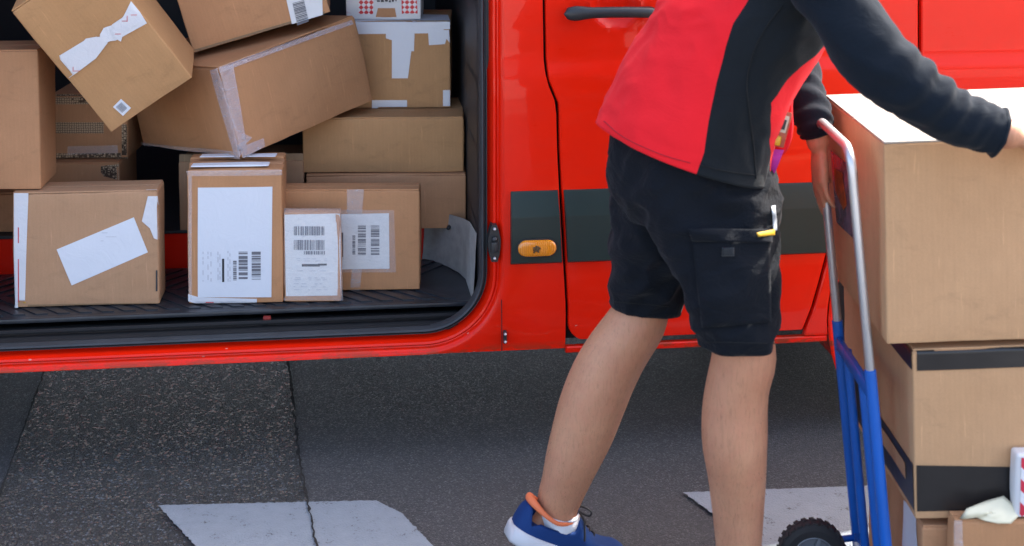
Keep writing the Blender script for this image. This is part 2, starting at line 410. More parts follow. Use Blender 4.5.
# sill turns under the floor along its lowest edge
quadgrid(bm,rows,True)
def skin_panel(bm,zs,xl,xr,nx=10,ex=None,roll=.004,dep=.016):
    """panel of the outer skin with rolled edges"""
    rws=[]
    def row(z,extra=0.,a=0.):
        l,r=xl(z)+a,xr(z)-a; xs=[l+(r-l)*i/nx for i in range(nx+1)]
        out=[Vector((l,prof(z)+dep,z)),Vector((l+roll*.25,prof(z)+roll*.8+extra,z))]+[Vector((x,prof(z)+extra+(ex(x,z) if ex else 0),z)) for x in [l+roll]+xs[1:-1]+[r-roll]]+[Vector((r-roll*.25,prof(z)+roll*.8+extra,z)),Vector((r,prof(z)+dep,z))]
        return out
    z0,z1=zs[0],zs[-1]
    rws.append([v+Vector((0,dep,0)) for v in row(z0)]); rws.append([v+Vector((0,roll*.8,0)) for v in row(z0+roll*.3)])
    for z in [z0+roll]+list(zs[1:-1])+[z1-roll]: rws.append(row(z))
    rws.append([v+Vector((0,roll*.8,0)) for v in row(z1-roll*.3)]); rws.append([v+Vector((0,dep,0)) for v in row(z1)])
    for r in rws:
        for v in r: v.y=min(v.y,prof(v.z)+dep+.004)
    quadgrid(bm,rws)
# rear quarter of the near side (behind the sliding door opening), around the rear wheel
RW=-2.25; WR=.34; AR=.41
def arch_l(z): return RW-math.sqrt(max(AR*AR-(z-WR)**2,0)) 
zz=[.24+i*.03 for i in range(int((SZ1+.11-.24)/.03)+1)]
skin_panel(bm,[z for z in zz if z<WR+AR]+[WR+AR],lambda z:REARX,lambda z:RW-math.sqrt(max(AR*AR-(z-WR)**2,0)),6)
skin_panel(bm,[z for z in zz if z<WR+AR]+[WR+AR],lambda z:RW+math.sqrt(max(AR*AR-(z-WR)**2,0)),lambda z:rearx-.001,6)
skin_panel(bm,[WR+AR+.001]+[z for z in zz if z>WR+AR+.02],lambda z:REARX,lambda z:rearx-.001,20)
# front fender with wheel arch
ax,az=V(831,341); axx,azz=V(848,285); 
AF=.40; FWX=ax+AF*.985; WFZ=.33
dfp=[(z,x) for x,z in [V(*p) for p in ((803,335),(812,310),(820,280),(826,256),(836,225),(852,195),(878,160),(900,130),(914,100),(920,62),(920,0),(921,-200))]]
dfp=sorted(dfp)
def dfront(z): return interp(dfp,z)
NOSE=2.05
zf=[V(700,343,0)[1]+.0]; z=zf[0]
while z<1.18: z+=.02; zf.append(z)
zlow=[q for q in zf if q<WFZ+AF]+[WFZ+AF]
skin_panel(bm,zlow,lambda z:dfront(z)+.007,lambda z:FWX-math.sqrt(max(AF*AF-(z-WFZ)**2,0))+.0 if z>WFZ-.2 else dfront(z)+.1,6)
skin_panel(bm,zlow,lambda z:FWX+math.sqrt(max(AF*AF-(z-WFZ)**2,0)),lambda z:NOSE,6)
skin_panel(bm,[WFZ+AF+.001]+[q for q in zf if q>WFZ+AF+.01],lambda z:dfront(z)+.007,lambda z:NOSE,14)
# arch lips
for cx,ar,cz in ((FWX,AF,WFZ),(RW,AR,WR)):
    pr=[(0,.0),(-.006,-.002),(-.014,.004),(-.018,.05),(-.018,.22)]
    rws=[]
    for i in range(33):
        a=R(-22)+R(224)*i/32
        rws.append([Vector((cx+(ar+d)*math.cos(a),yy+prof(cz+ar*math.sin(a)),cz+(ar+d)*math.sin(a))) for d,yy in pr])
    quadgrid(bm,rws)
# sill under the front door
skin_panel(bm,[V(700,350)[1],V(700,346)[1],V(700,342.5)[1]],lambda z:gap(BOTZ)+.001,lambda z:ax-.004,30)
# roof, far side, rear and nose: one lofted shell
def section(x):
    """cross-section from the near cant rail over the roof to the far sill"""
    if x<1.05: top=2.42
    else: top=2.42-min(1,(x-1.05)/.85)**1.1*1.20
    if x>1.9: top-= (x-1.9)*1.4
    n=SZ1+.105 if x<1.05 else min(SZ1+.105,top-.05)
    n=max(n,1.17) if x>gap(1.3)+.9 else n
    y0=prof(n); out=[(y0,n)]
    top=max(top,n+.02); r=min(.16,(top-n)*.9)
    for i in range(1,9): a=math.pi/2*i/8; out.append((y0+r-r*math.cos(a)+.05*math.sin(a),n+(top-n)*math.sin(a)))
    out.append((.95,top+.02)); out.append((1.9-r,top))
    for i in range(1,9): a=math.pi/2*i/8; out.append((1.9-r+r*math.sin(a),top-(top-n)*(1-math.cos(a))))
    out+=[(1.93,1.2),(1.95,.8),(1.93,.36)]
    return [Vector((x,a,b)) for a,b in out]
xs=[REARX]+[REARX+.1+i*.2 for i in range(20)]+[1.05,1.2,1.35,1.5,1.65,1.8,1.9,1.97,NOSE]
xs=sorted(xs)
quadgrid(bm,[section(x) for x in xs])
for x in (REARX,NOSE):
    s=section(x); poly=[Vector((x,.0,.30)),Vector((x,.0,s[0].z))]+s
    vs=[bm.verts.new(v) for v in poly]; bm.faces.new(vs)
body=fin(bm,'body',RED,van,'auto',1e-5,True)
# dark inner backing behind the door gaps, underbody, inner shell of the cargo room
gx=lambda p:p
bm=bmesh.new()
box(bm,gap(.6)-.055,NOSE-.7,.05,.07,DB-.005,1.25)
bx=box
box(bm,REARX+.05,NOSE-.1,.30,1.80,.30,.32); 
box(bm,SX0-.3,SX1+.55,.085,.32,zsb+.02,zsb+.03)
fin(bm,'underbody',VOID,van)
STEPZ=W(0,307,3.6).z; FLOORZ=W(465,230,3.95).z
st_front=.115; riser=.50
# cargo room
bm=bmesh.new(); bh=V(478,120,.10)[0]
rib=[]
zzs=[STEPZ-.05+i*.02 for i in range(86)]
def bhx(y,z):
    a=(z*5.2)%1.; rr_=.0
    if .12<a<.88 and .13<y<1.6: 
        e=min(min(a-.12,.88-a)/.05,1); e2=min((y-.13)/.03,1); rr_=.010*e*e2
    return bh+rr_*(1 if z<1.9 else 0)
quadgrid(bm,[[Vector((bhx(y,z),y,z)) for y in [.07,.085,.1,.13,.145,.16,.2,.3,.4,.5,.7,.9,1.2,1.5,1.62,1.8]] for z in zzs])
fin(bm,'side_lining',INT,van)
bm=bmesh.new(); box(bm,bh,bh+.03,.05,1.85,.3,2.1); fin(bm,'bulkhead',DARKM,van)
bm=bmesh.new(); box(bm,REARX+.06,bh+.01,1.80,1.84,.32,2.2); box(bm,REARX+.03,REARX+.06,.05,1.84,.3,2.2)
fin(bm,'cargo_wall',DARKM,van)
bm=bmesh.new(); box(bm,REARX+.06,bh,riser,1.80,FLOORZ-.008,FLOORZ,.002); fin(bm,'load_floor',DARKM,van)
bm=bmesh.new(); box(bm,SX0-.02,bh+.002,riser+.004,riser+.02,STEPZ-.02,FLOORZ-.0082); fin(bm,'step_riser',RED,van)
bm=bmesh.new(); box(bm,SX0-.02,bh+.003,riser-.004,riser+.003,FLOORZ-.005,FLOORZ+.002,.001); fin(bm,'floor_edge_strip',RUB,van)
# step with chevron rubber mat
bm=bmesh.new(); box(bm,SX0-.02,bh+.004,st_front,riser+.003,STEPZ-.014,STEPZ-.004,.003)
mx0=SX1-1.25
box(bm,SX0,bh,st_front-.004,st_front+.012,STEPZ-.014,STEPZ-.002,.004)
xq=SX0+.02
while xq<bh-.03:
    for s,ya,yb in ((-1,st_front+.03,st_front+.18),(1,st_front+.185,riser-.02)):
        dx=(yb-ya)*.9*s; p=[(xq,ya),(xq+.030,ya),(xq+.030+dx,yb),(xq+dx,yb)]
        if s>0: p=[(a-.9*.15,b) for a,b in p]
        if max(a for a,b in p)<bh-.01: prism(bm,[(a,b) for a,b in p],STEPZ-.0045,STEPZ-.0005,'z')
    xq+=.055
step=fin(bm,'step',MATP,van)
bm=bmesh.new(); pp_=[(bh-.125,riser-.003),(bh-.112,riser-.006),(bh-.098,riser-.018),(bh-.06,riser-.075),(bh-.03,riser-.14),(bh-.016,riser-.2),(bh-.014,.12)]
quadgrid(bm,[[Vector((a+.003*k,b,z+(0 if k<3 else (riser-b)*.10*(k-2)/2))) for a,b in pp_] for k,z in enumerate((STEPZ-.002,STEPZ+.02,STEPZ+.06,FLOORZ+.005,FLOORZ+.035))])
fin(bm,'step_corner_panel',INTL,van)
bm=bmesh.new(); box(bm,SX0,bh,.05,.135,SZ0-.02,SZ0-.006); box(bm,SX0,bh,.135,.15,SZ0-.02,STEPZ-.035)      # recess under the step, coloured black for its shade, with the door rail
for i in range(1): tube(bm,[(SX0,.085,SZ0+.006),(bh-.05,.085,SZ0+.006)],.006,8)
fin(bm,'shaded_rail_recess',VOID,van)
bm=bmesh.new(); box(bm,V(262,318,.05)[0],V(270,318,.05)[0],.09,.105,SZ0+.002,SZ0+.018,.003); fin(bm,'rail_clip',plain('dark_red_clip',(.22,.01,.005),.5),van)
bm=bmesh.new()
for p in ((459,236),(452,236)): 
    x,z=V(p[0],p[1],.33); tube(bm,[(x-.004,riser-.09,z),(x,riser-.075,z)],.006,10)
fin(bm,'rivet',DARKM,van)
# rubber seal all round the opening
bm=bmesh.new()
sl=[(-.006,.052),(-.006,.046),(-.003,.034),(.003,.026),(.009,.024),(.013,.030),(.016,.040),(.019,.040),(.022,.036),(.026,.036),(.028,.046),(.028,.075)]
sl=[(.007+(d+.006)*.62,y) for d,y in sl]
quadgrid(bm,[[sk(Vector(p[0])) for p in rr(d,y)] for d,y in sl],True); fin(bm,'door_seal',RUB,van)
# latch striker on the jamb
bm=bmesh.new(); x0,z0=V(487,258,.03); x1,z1=V(499,221,.03); zm=(z0+z1)/2; hw=(x1-x0)/2; xm=(x0+x1)/2
pl=[(xm-hw*.5,z0),(xm+hw*.5,z0),(xm+hw*.8,z0+.018),(xm+hw,zm-.01),(xm+hw,zm+.012),(xm+hw*.7,z1-.015),(xm+hw*.4,z1),(xm-hw*.4,z1),(xm-hw*.7,z1-.015),(xm-hw,zm+.012),(xm-hw,zm-.01),(xm-hw*.8,z0+.018)]
prism(bm,pl,-.006,.03); box(bm,xm-hw*.6,xm+hw*.5,-.018,-.004,zm-.022,zm+.006,.003)
tube(bm,[(xm,-.007,zm+.012),(xm,-.011,zm+.012)],.008,12)
ls=fin(bm,'door_striker',BLK,van)
for zq in (z0+.01,z1-.01):
    bm=bmesh.new(); tube(bm,[(xm,-.006,zq),(xm,-.010,zq)],.0042,10); fin(bm,'screw',CHROME,ls)
bm=bmesh.new(); x,z=V(505,337); box(bm,x-.0045,x+.0045,-.006,.01,z-.016,z+.016,.003); hb=fin(bm,'hinge_stop',BLK,van)
bm=bmesh.new(); tube(bm,[(x,-.006,z+.010),(x,-.009,z+.010)],.004,8); tube(bm,[(x,-.006,z-.010),(x,-.009,z-.010)],.004,8); fin(bm,'screw',CHROME,hb)
# vertical sheet-metal seam between sill and quarter panel
bm=bmesh.new(); xs1,zs1=V(503,346); xs2,zs2=V(502,300)
tube(bm,[(xs1-.003,-.0005,zs1-.012),(xs1-.003,-.0005,zs1+.01),(xs1-.004,-.001,zs2)],.0012,6); fin(bm,'panel_seam',VOID,van)
# ---- front door
def bowl(x,z):
    cx,cz=V(616,6); r=.062; d=math.hypot((x-cx)/1.0,(z-cz)/.95)
    if d>r+.008: return 0
    if d>r: return -.002*math.sin((r+.008-d)/.008*math.pi)
    q=1-(d/r)**2; return .020*min(1,q*1.6)
zd=[DB+.002]; z=zd[0]
while z<1.27: z+=.009; zd.append(z)
def dl(z):
    x=gap(z)+.0065
    if z<DB+.05: k=(DB+.05-z)/.05; x=max(x, gap(DB+.05)+.0065+.05*(1-math.sqrt(max(0,1-k*k))))
    return x
bm=bmesh.new(); skin_panel(bm,zd,dl,dfront,120,bowl)
door=fin(bm,'front_door',RED,van)
bm=bmesh.new()   # upper door frame + window
skin_panel(bm,[1.275,1.30,1.9,1.95],lambda z:gap(z)+.0065,lambda z:dfront(1.2)-max(0,z-1.25)*.75,12)
fin(bm,'window_frame',RED,door)
bm=bmesh.new(); rows=[]
for z in (1.31,1.5,1.7,1.88):
    rows.append([Vector((x,prof(z)-.003,z)) for x in (gap(z)+.06,dfront(1.2)-.06-max(0,z-1.25)*.75)])
quadgrid(bm,rows); fin(bm,'window',GLASS,door,recalc=True)
# handle
hx0,hz=V(562,13); hx1,_=V(656,13); 
bm=bmesh.new(); P=[];
def hand_sec(x,t):
    hh=.0135+.006*math.exp(-((t-.10)/.09)**2)-.001*t; return hh
rws=[]
for i in range(29):
    t=i/28; x=hx0+(hx1-hx0)*t; e=math.sqrt(max(0,1-(abs(2*t-1))**14)); hh=(.0140+.0050*math.exp(-((t-.12)/.12)**2))*max(.05,e)*(1 if t>.03 else .8)
    yc=-.030-.010*math.sin(math.pi*t); zc_=hz+.001+.004*math.sin(math.pi*t)
    rws.append([Vector((x,yc+.011*math.cos(a)*max(.2,e),zc_+hh*math.sin(a))) for a in [2*math.pi*j/16 for j in range(16)]])
vs,_=quadgrid(bm,rws,True); bm.faces.new(vs[0]); bm.faces.new(vs[-1])
box(bm,hx0+.012,hx0+.05,-.024,.008,hz-.012,hz+.014,.005); box(bm,hx1-.045,hx1-.008,-.024,.008,hz-.010,hz+.013,.005)
fin(bm,'door_handle',BLK,door)
# trim strips: faceted plastic
zmid=zt0+(zt1-zt0)*.66
def trim(name,xl,xr,parent,nx=6):
    bm=bmesh.new(); pr=[(zt0,.012),(zt0,-.006),(zt0+.004,-.012),(zmid-.004,-.0165),(zmid,-.0160),(zmid+.004,-.0150),(zt1-.008,-.006),(zt1-.002,-.003),(zt1,.012)]
    rws=[]
    for z,y in pr:
        a,b=xl(z),xr(z); rws.append([Vector((a,.012,z))]+[Vector((a+(b-a)*i/nx+(.002 if i==0 else -.002 if i==nx else 0),prof(z)+y,z)) for i in range(nx+1)]+[Vector((b,.012,z))])
    quadgrid(bm,rws); return fin(bm,name,TRIM,parent)
tx=V(510,225)[0]
tr=trim('side_trim',lambda z:tx,lambda z:gap(z)-.002,van)
trim('door_trim',lambda z:gap(z)+.010,lambda z:dfront(z)-.004,door,20)
trim('fender_trim',lambda z:dfront(z)+.012,lambda z:min(NOSE-.02,1e9) if z>WFZ+AF else FWX-math.sqrt(max(AF*AF-(z-WFZ)**2,0))-.004,van,10)
# marker lamp
lx0,lz=V(517,246.5); lx1,_=V(555,246.5); lh=.0205
def oval(x0,x1,zc_,h,n=12):
    r=h; L=[]
    for i in range(n+1): a=-math.pi/2+math.pi*i/n; L.append((x1-r+r*math.cos(a),zc_+r*math.sin(a)))
    for i in range(n+1): a=math.pi/2+math.pi*i/n; L.append((x0+r+r*math.cos(a),zc_+r*math.sin(a)))
    return L
bm=bmesh.new(); prism(bm,oval(lx0-.003,lx1+.003,lz,lh+.003),-.0195,-.012); lamp=fin(bm,'marker_lamp',BLK,tr)
bm=bmesh.new(); rws=[]
for s,y in ((1,-.019),(1.,-.023),(.93,-.0265),(.8,-.028),(.5,-.029)):
    rws.append([Vector(((lx0+lx1)/2+(a-(lx0+lx1)/2)*s,y,lz+(b-lz)*s)) for a,b in oval(lx0,lx1,lz,lh)])
vs,_=quadgrid(bm,rws,True); bm.faces.new(vs[-1]); fin(bm,'lens',AMBER,lamp)
bm=bmesh.new()
for i in range(14): tube(bm,[(lx0+.048+random.gauss(0,.005),-.029,lz+random.gauss(0,.0045)),(lx0+.049+random.gauss(0,.005),-.0305,lz+random.gauss(0,.0045))],.0024,6)
fin(bm,'lens_mark',plain('brown_mark',(.10,.05,.01),.5),lamp)
# wheels, lights, windscreen, bumper
def wheel(cx,cz,r,parent):
    bm=bmesh.new(); pr=[(.20,.62),(.22,.70),(.225,.9),(.21,.97),(.19,1.0),(.06,1.0),(.04,.97),(.025,.9),(.03,.70),(.05,.62)]
    rws=[[Vector((cx+r*q*math.cos(2*math.pi*i/48),y,cz+r*q*math.sin(2*math.pi*i/48))) for i in range(48)] for y,q in pr]
    quadgrid(bm,rws,True); w_=fin(bm,'wheel',TYRE,parent)
    bm=bmesh.new(); pr=[(.05,.62),(.045,.60),(.07,.55),(.085,.30),(.05,.22),(.045,.05)]
    rws=[[Vector((cx+r*q*math.cos(2*math.pi*i/48),y,cz+r*q*math.sin(2*math.pi*i/48))) for i in range(48)] for y,q in pr]
    vs,_=quadgrid(bm,rws,True); bm.faces.new(vs[-1])
    fin(bm,'rim',GREYR,w_)
for cx,cz in ((FWX,WFZ),(RW,WR)):
    wheel(cx,WFZ,.33,van)
    bm=bmesh.new(); pr=[(.60*.33),(.33)]
    # far-side wheel
    prism(bm,[(cx+.33*math.cos(2*math.pi*i/40),WFZ+.33*math.sin(2*math.pi*i/40)) for i in range(40)],1.68,1.88); fin(bm,'wheel',TYRE,van)
bm=bmesh.new(); quadgrid(bm,[[section(x)[k]+Vector((0.004,0,.008)) for k in (6,8,9,10,12)] for x in (1.15,1.4,1.65,1.85)]); fin(bm,'windscreen',GLASS,van)
bm=bmesh.new(); box(bm,NOSE-.12,NOSE+.10,.02,1.88,.30,.62,.03); fin(bm,'front_bumper',TRIM,van)
bm=bmesh.new(); box(bm,NOSE-.2,NOSE+.02,.03,.35,.72,.95,.04); fin(bm,'headlight',LAMPG,van)
bm=bmesh.new(); box(bm,NOSE-.2,NOSE+.02,1.55,1.87,.72,.95,.04); fin(bm,'headlight',LAMPG,van)
# slid-back side door standing proud of the rear quarter
bm=bmesh.new(); skin_panel(bm,[.36+i*.04 for i in range(42)],lambda z:SX0-1.42,lambda z:SX0-.14,16)
for v in bm.verts: v.co.y-=.07
sd=fin(bm,'sliding_door',RED,van)
bm=bmesh.new(); box(bm,SX0-1.4,SX0-.16,-.05,-.012,.38,1.95); fin(bm,'door_lining',INT,sd)
# ------------------------------------------------------------------ PARCELS
BV={}
def place(M,w,d,h,name,label,cat,mat,group=None,top=True,r=.004,disp=.0015,bulge=.003,seed=None,n=14):
    o=empty(name,M,label,cat,group); sd=random.random()*50 if seed is None else seed
    bm=bmesh.new(); rbox(bm,w,d,h-(.004 if top else 0),r,n,disp,sd,bulge); bv=BVHTree.FromBMesh(bm); fin(bm,'carton',mat,o)
    if top:
        m=d*.5
        for y0,y1 in ((.0015,m-.0015),(m+.0015,d-.0015)):
            bm=bmesh.new(); rbox(bm,w-.003,y1-y0,.0045,.0018,6,.0003,sd+y0,0,(.0015,y0,h-.0042)); fin(bm,'flap',mat,o)
    o['_d']=0; del o['_d']
    BV[o.name]=bv; return dict(o=o,M=M,I=M.inverted(),w=w,d=d,h=h,bv=bv)
def press(bv,p,n,off):
    if bv is None: return p+n*(off+.003)
    h=bv.ray_cast(p+n*.06-n*0,-n,.12)
    if h[0] is None:
        return p+n*(off)
    return h[0]+n*off
def hit(b,face,px,py):
    o=b['I']@CAM; d=b['I'].to_3x3()@ray(px,py)
    ax,val={'front':(1,0),'left':(0,0),'right':(0,b['w']),'top':(2,b['h'])}[face]
    return o+d*((val-o[ax])/d[ax])
NRM={'front':Vector((0,-1,0)),'left':Vector((-1,0,0)),'right':Vector((1,0,0)),'top':Vector((0,0,1))}
def patch(b,face,poly,name,mat,off=.004,th=.0006,parent=None,sub=.02,clampit=True,wr=.0008,clip=True):
    """thin sticker on a carton face; poly in picture coordinates, glued to the face plane"""
    P=[hit(b,face,*p) for p in poly]; n=NRM[face]
    if clip:
        for p in P:
            p.x=min(max(p.x,-.0015),b['w']+.0015); p.z=min(max(p.z,.0005),b['h']+.001); p.y=min(max(p.y,-.0015),b['d'])
    return patch3(b['o'] if parent is None else parent,P,n,name,mat,off,th,sub,wr,b['bv'])
def patch3(parent,P,n,name,mat,off=.004,th=.0006,sub=.02,wr=.0008,bv=None):
    off=max(.0004,off-.0036)
    if bv is None: bv=BV.get(parent.name)
    bm=bmesh.new(); vs=[bm.verts.new(p) for p in P]; f=bm.faces.new(vs)
    if sub and len(P)==4:
        L=max((P[i]-P[(i+1)%4]).length for i in range(4)); c=min(14,int(L/sub))
        if c>1: bmesh.ops.subdivide_edges(bm,edges=bm.edges[:],cuts=c,use_grid_fill=True)
        sd=random.random()*90
    else:
        sd=1.; wr=0; bmesh.ops.triangulate(bm,faces=bm.faces[:]); bmesh.ops.subdivide_edges(bm,edges=bm.edges[:],cuts=3,use_grid_fill=True)
    for v in bm.verts: v.co=press(bv,v.co,n,off)+n*((noise.noise(v.co*22+Vector((sd,0,0)))*.5+.5)*wr)
    r=bmesh.ops.extrude_face_region(bm,geom=bm.faces[:]); 
    for v in [x for x in r['geom'] if isinstance(x,bmesh.types.BMVert)]: v.co+=n*th
    return fin(bm,name,mat,parent,'auto',0)
def bars(b,face,px0,py0,px1,py1,vert=True,seed=1,parent=None,name='barcode',mat=INK,off=.0058,dens=34):
    """barcode filling a rectangle in picture coordinates, bars vertical or horizontal"""
    rnd=random.Random(seed); P00=hit(b,face,px0,py0);P10=hit(b,face,px1,py0);P01=hit(b,face,px0,py1);P11=hit(b,face,px1,py1); n=NRM[face]
    bm=bmesh.new(); t=0
    while t<1:
        w=rnd.choice((.5,.5,1,1.6,2.4))/dens; w=min(w,1-t)
        def q(u,v): return press(b['bv'],(P00.lerp(P10,u)).lerp(P01.lerp(P11,u),v),n,off-.0036)
        c=[q(t,0),q(t+w,0),q(t+w,1),q(t,1)] if vert else [q(0,t),q(1,t),q(1,t+w),q(0,t+w)]
        bm.faces.new([bm.verts.new(x) for x in c]); t+=w+rnd.choice((.5,.5,.8,1.3))/dens
    return fin(bm,name,mat,parent or b['o'],False,0)
def lines(b,face,rects,name,mat,parent,off=.0058):
    bm=bmesh.new(); n=NRM[face]
    for (x0,y0,x1,y1) in rects:
        bm.faces.new([bm.verts.new(press(b['bv'],hit(b,face,x,y),n,off-.0036)) for x,y in ((x0,y0),(x1,y0),(x1,y1),(x0,y1))])
    return fin(bm,name,mat,parent,False,0)
def stand(pxl,pxr,pyt,pyb,d,yaw=3.,z=None,Y=None,**k):
    """upright carton whose front face spans the given picture rectangle, standing at height z (or at distance Y)"""
    P=Wz(pxl,pyb,z) if z is not None else W(pxl,pyb,Y)
    e=Vector((math.cos(R(yaw)),math.sin(R(yaw)),0))
    # x extent: solve for pixel pxr
    rx=(pxr-512)/FPX
    lo,hi=0.,3.
    for _ in range(40):
        m=(lo+hi)/2; q=P+e*m; dd=q.y*cp-(q.z-CAMH)*sp
        if q.x/dd<rx: lo=m
        else: hi=m
    w=lo; top=W(pxl,pyt,P.y); h=top.z-P.z
    M=Matrix.Translation(P)@Matrix.Rotation(R(yaw),4,'Z')
    return place(M,w,d,h,**k)
def tilt(v,d,**k):
    M=Matrix.Translation(v[:3])@Euler(v[3:6],'XYZ').to_matrix().to_4x4()
    return place(M,v[6],d or v[7],v[8],**k)
G1='cardboard parcels loaded in the van'
# box 1: front left
b=stand(15,159,193,308,.11,5,z=STEPZ,name='cardboard_box',label='square brown box on the step at far left with a blank tilted white label',cat='box',mat=CB[3],group=G1,bulge=.004)
b1=b
l=patch(b,'front',[(57,249),(134,217),(148,252),(72,285)],'label',PAPER)
lines(b,'front',[(102,232,108,232.5),(106,236,117,236.4),(101,240,104,240.4)],'writing',INKL,l,.0062)
patch(b,'front',[(14,193),(28.5,193),(25,308),(14,308)],'tape',TAPEW)
patch(b,'front',[(148,196),(159,196),(159,240),(154,238),(150,228),(142,221),(146,210)],'tape',TAPEW,.0045)
patch(b,'top',[(145,192),(159,192),(157,183),(146,184)],'tape',TAPEW)
lines(b,'front',[(18.2,227,19.2,302)],'tape_print',INKR,b['o'],.0062)
lines(b,'front',[(156,270,157.6,291)],'flap_slot',INK,b['o'],.0052); patch(b,'front',[(23,302),(26,302),(26,308),(22.5,308)],'tape_end',YEL,.0056)
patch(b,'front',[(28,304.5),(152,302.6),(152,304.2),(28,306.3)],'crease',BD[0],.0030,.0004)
# box I : behind, under the left box
bi=stand(-60,18,194,234,.25,4,z=FLOORZ,name='cardboard_box',label='low brown box deep on the load floor, peeking out left of the square box',cat='box',mat=CB[2],group=G1)
# H: big box upper left
zH=b1['M'].translation.z+b1['h']+.002
bH=stand(-90,41,51,192,.17,4.0,z=zH,name='cardboard_box',label='tall plain brown box at the far left edge, standing above the square box',cat='box',mat=CB[2],group=G1)
# D: upright with large label
b=stand(189,283,171,304,.07,2.5,z=STEPZ,name='cardboard_box',label='narrow upright box with a tall white label printed sideways, on the step',cat='box',mat=CB[0],group=G1,top=False,disp=.001)
bD=b
l=patch(b,'front',[(198,187.5),(272.5,186.5),(271.5,297),(198,297)],'label',PAPER)
bars(b,'front',239,251,248,279,False,3,l,mat=INKG,dens=22); bars(b,'front',252,251,261,279,False,5,l,mat=INKG,dens=22); bars(b,'front',233.5,260,237,280,False,6,l,mat=INKG,dens=30)
lines(b,'front',[(222.4,258,224.6,281.5)],'black_bar',INK,l)
rn=random.Random(4); rc=[]
for x in (203,208,211,218,220,228,230):
    y=250+rn.random()*4
    while y<280:
        h_=rn.uniform(2,6); rc.append((x,y,x+.7,min(y+h_,281))); y+=h_+rn.uniform(1,6)
lines(b,'front',rc,'small_print',INKL,l)
patch(b,'front',[(187.6,294),(199,297),(257,298.5),(257,303),(196,303.4),(187.6,301)],'tape',TAPEW,.0048)
lines(b,'front',[(206,301.6,214,302.4)],'tape_print',INKR,b['o'],.0066)
patch(b,'front',[(183,171),(283,169),(283,175),(188,176)],'tape',CLEAR,.0046); patch(b,'front',[(188.5,176),(192,176),(192,300),(188.5,300)],'tape',CLEAR,.0046)
# thin cartons stacked flat behind D
for k,(y0,lab,m) in enumerate(((.075,'thin flat box pressed behind the tall sideways label box',CB[2]),(.125,'second thin flat box behind the tall sideways label box',CB[0]))):
    Mk=bD['M']@Matrix.Translation((-.008-.006*k,y0,0)); hk=bD['h']+.002+.004*k
    q=place(Mk,bD['w']+.005,.045,hk,'cardboard_box',lab,'box',m,G1,top=False)
# white envelopes lying on top
Me=bD['M']@Matrix.Translation((.01,.012,bD['h']+.008)); 
for k in range(2):
    Mk=bD['M']@Matrix.Translation((.008+.01*k,.01+k*.075,bD['h']+.0065+.008*k))@Matrix.Rotation(R(1-2*k),4,'Z')
    bm=bmesh.new(); rbox(bm,.20,.035,.004,.002,8,.0012,3.+k,.0)
    o=fin(bm,'envelope',PAPER); o.matrix_world=Mk
    tag(o,['white envelope lying on top of the narrow upright box','second white envelope, just behind the first, above the sideways label box'][k],'envelope','envelopes on the upright box')
# E: wide box
b=stand(283,420,190,291,.075,1.2,z=STEPZ,name='cardboard_box',label='flat wide box standing behind the small labelled parcel, clear tape down its middle',cat='box',mat=CB[0],group=G1,disp=.001)
bE=b
l=patch(b,'front',[(336,214),(389,213),(389.5,268.5),(336,269)],'label',PAPERW)
for xa,xb,sd in ((358,366,1),(371,379.5,2)):
    bars(b,'front',xa,225,xb,237,False,sd,l,mat=INKG,dens=13); bars(b,'front',xa,238.5,xb,246,False,sd+5,l,mat=INKG,dens=9); bars(b,'front',xa,247.5,xb,254.5,False,sd+9,l,mat=INKG,dens=9)
bars(b,'front',352.5,235,355.5,254,False,9,l,mat=INKG,dens=24)
lines(b,'front',[(341.4,232,343.4,256.5)],'black_bar',INK,l)
patch(b,'front',[(347,187),(364,187),(362,214),(347,214)],'tape',CLEAR,.0046); patch(b,'front',[(352,269),(362,269),(360,291),(350,291)],'tape',CLEAR,.0046)
patch(b,'front',[(285,209),(394,210),(396,272),(330,272)],'tape',CLEARF,.0052)
# F: small parcel
b=stand(284.5,340.5,213,302,.035,1.5,z=STEPZ,name='small_parcel',label='small parcel in front with a white label of two barcodes filling its face',cat='parcel',mat=CB[0],group=G1,top=False)
l=patch(b,'front',[(284.6,214.5),(340,213.5),(341,295),(286,296)],'label',PAPERW,clip=False)
bars(b,'front',294,226,324.5,235,True,1,l,mat=INKG,dens=40); bars(b,'front',294,239.5,324.5,249.5,True,2,l,mat=INKG,dens=40); bars(b,'front',304,250.5,325,254,True,3,l,mat=INKG,dens=34)
lines(b,'front',[(302,263.5,320,266),(318,263,327,265)],'black_bar',INK,l)
rn=random.Random(9); rc=[]
for y in (258,260,270,277,279,283,286,289):
    x=293+rn.random()*8
    while x<325: w_=rn.uniform(2,7); rc.append((x,y,x+w_,y+.6)); x+=w_+rn.uniform(2,9)
lines(b,'front',rc,'small_print',INKL,l)
patch(b,'front',[(284,208),(341,208),(343,300),(284,300)],'film',CLEARF,.0066,clip=False)
# G stack on the load floor
bG=stand(306,466,175,230,.30,1.5,z=FLOORZ,name='cardboard_box',label='long low brown box at the bottom right, on the load floor above the red step',cat='box',mat=CB[2],group=G1)
zG=bG['M'].translation.z+bG['h']+.001
bG2=stand(303,463.5,118,173.5,.30,2.0,z=zG,name='cardboard_box',label='long plain brown box, upper of two on the right, under the box with white tape',cat='box',mat=CB[1],group=G1)
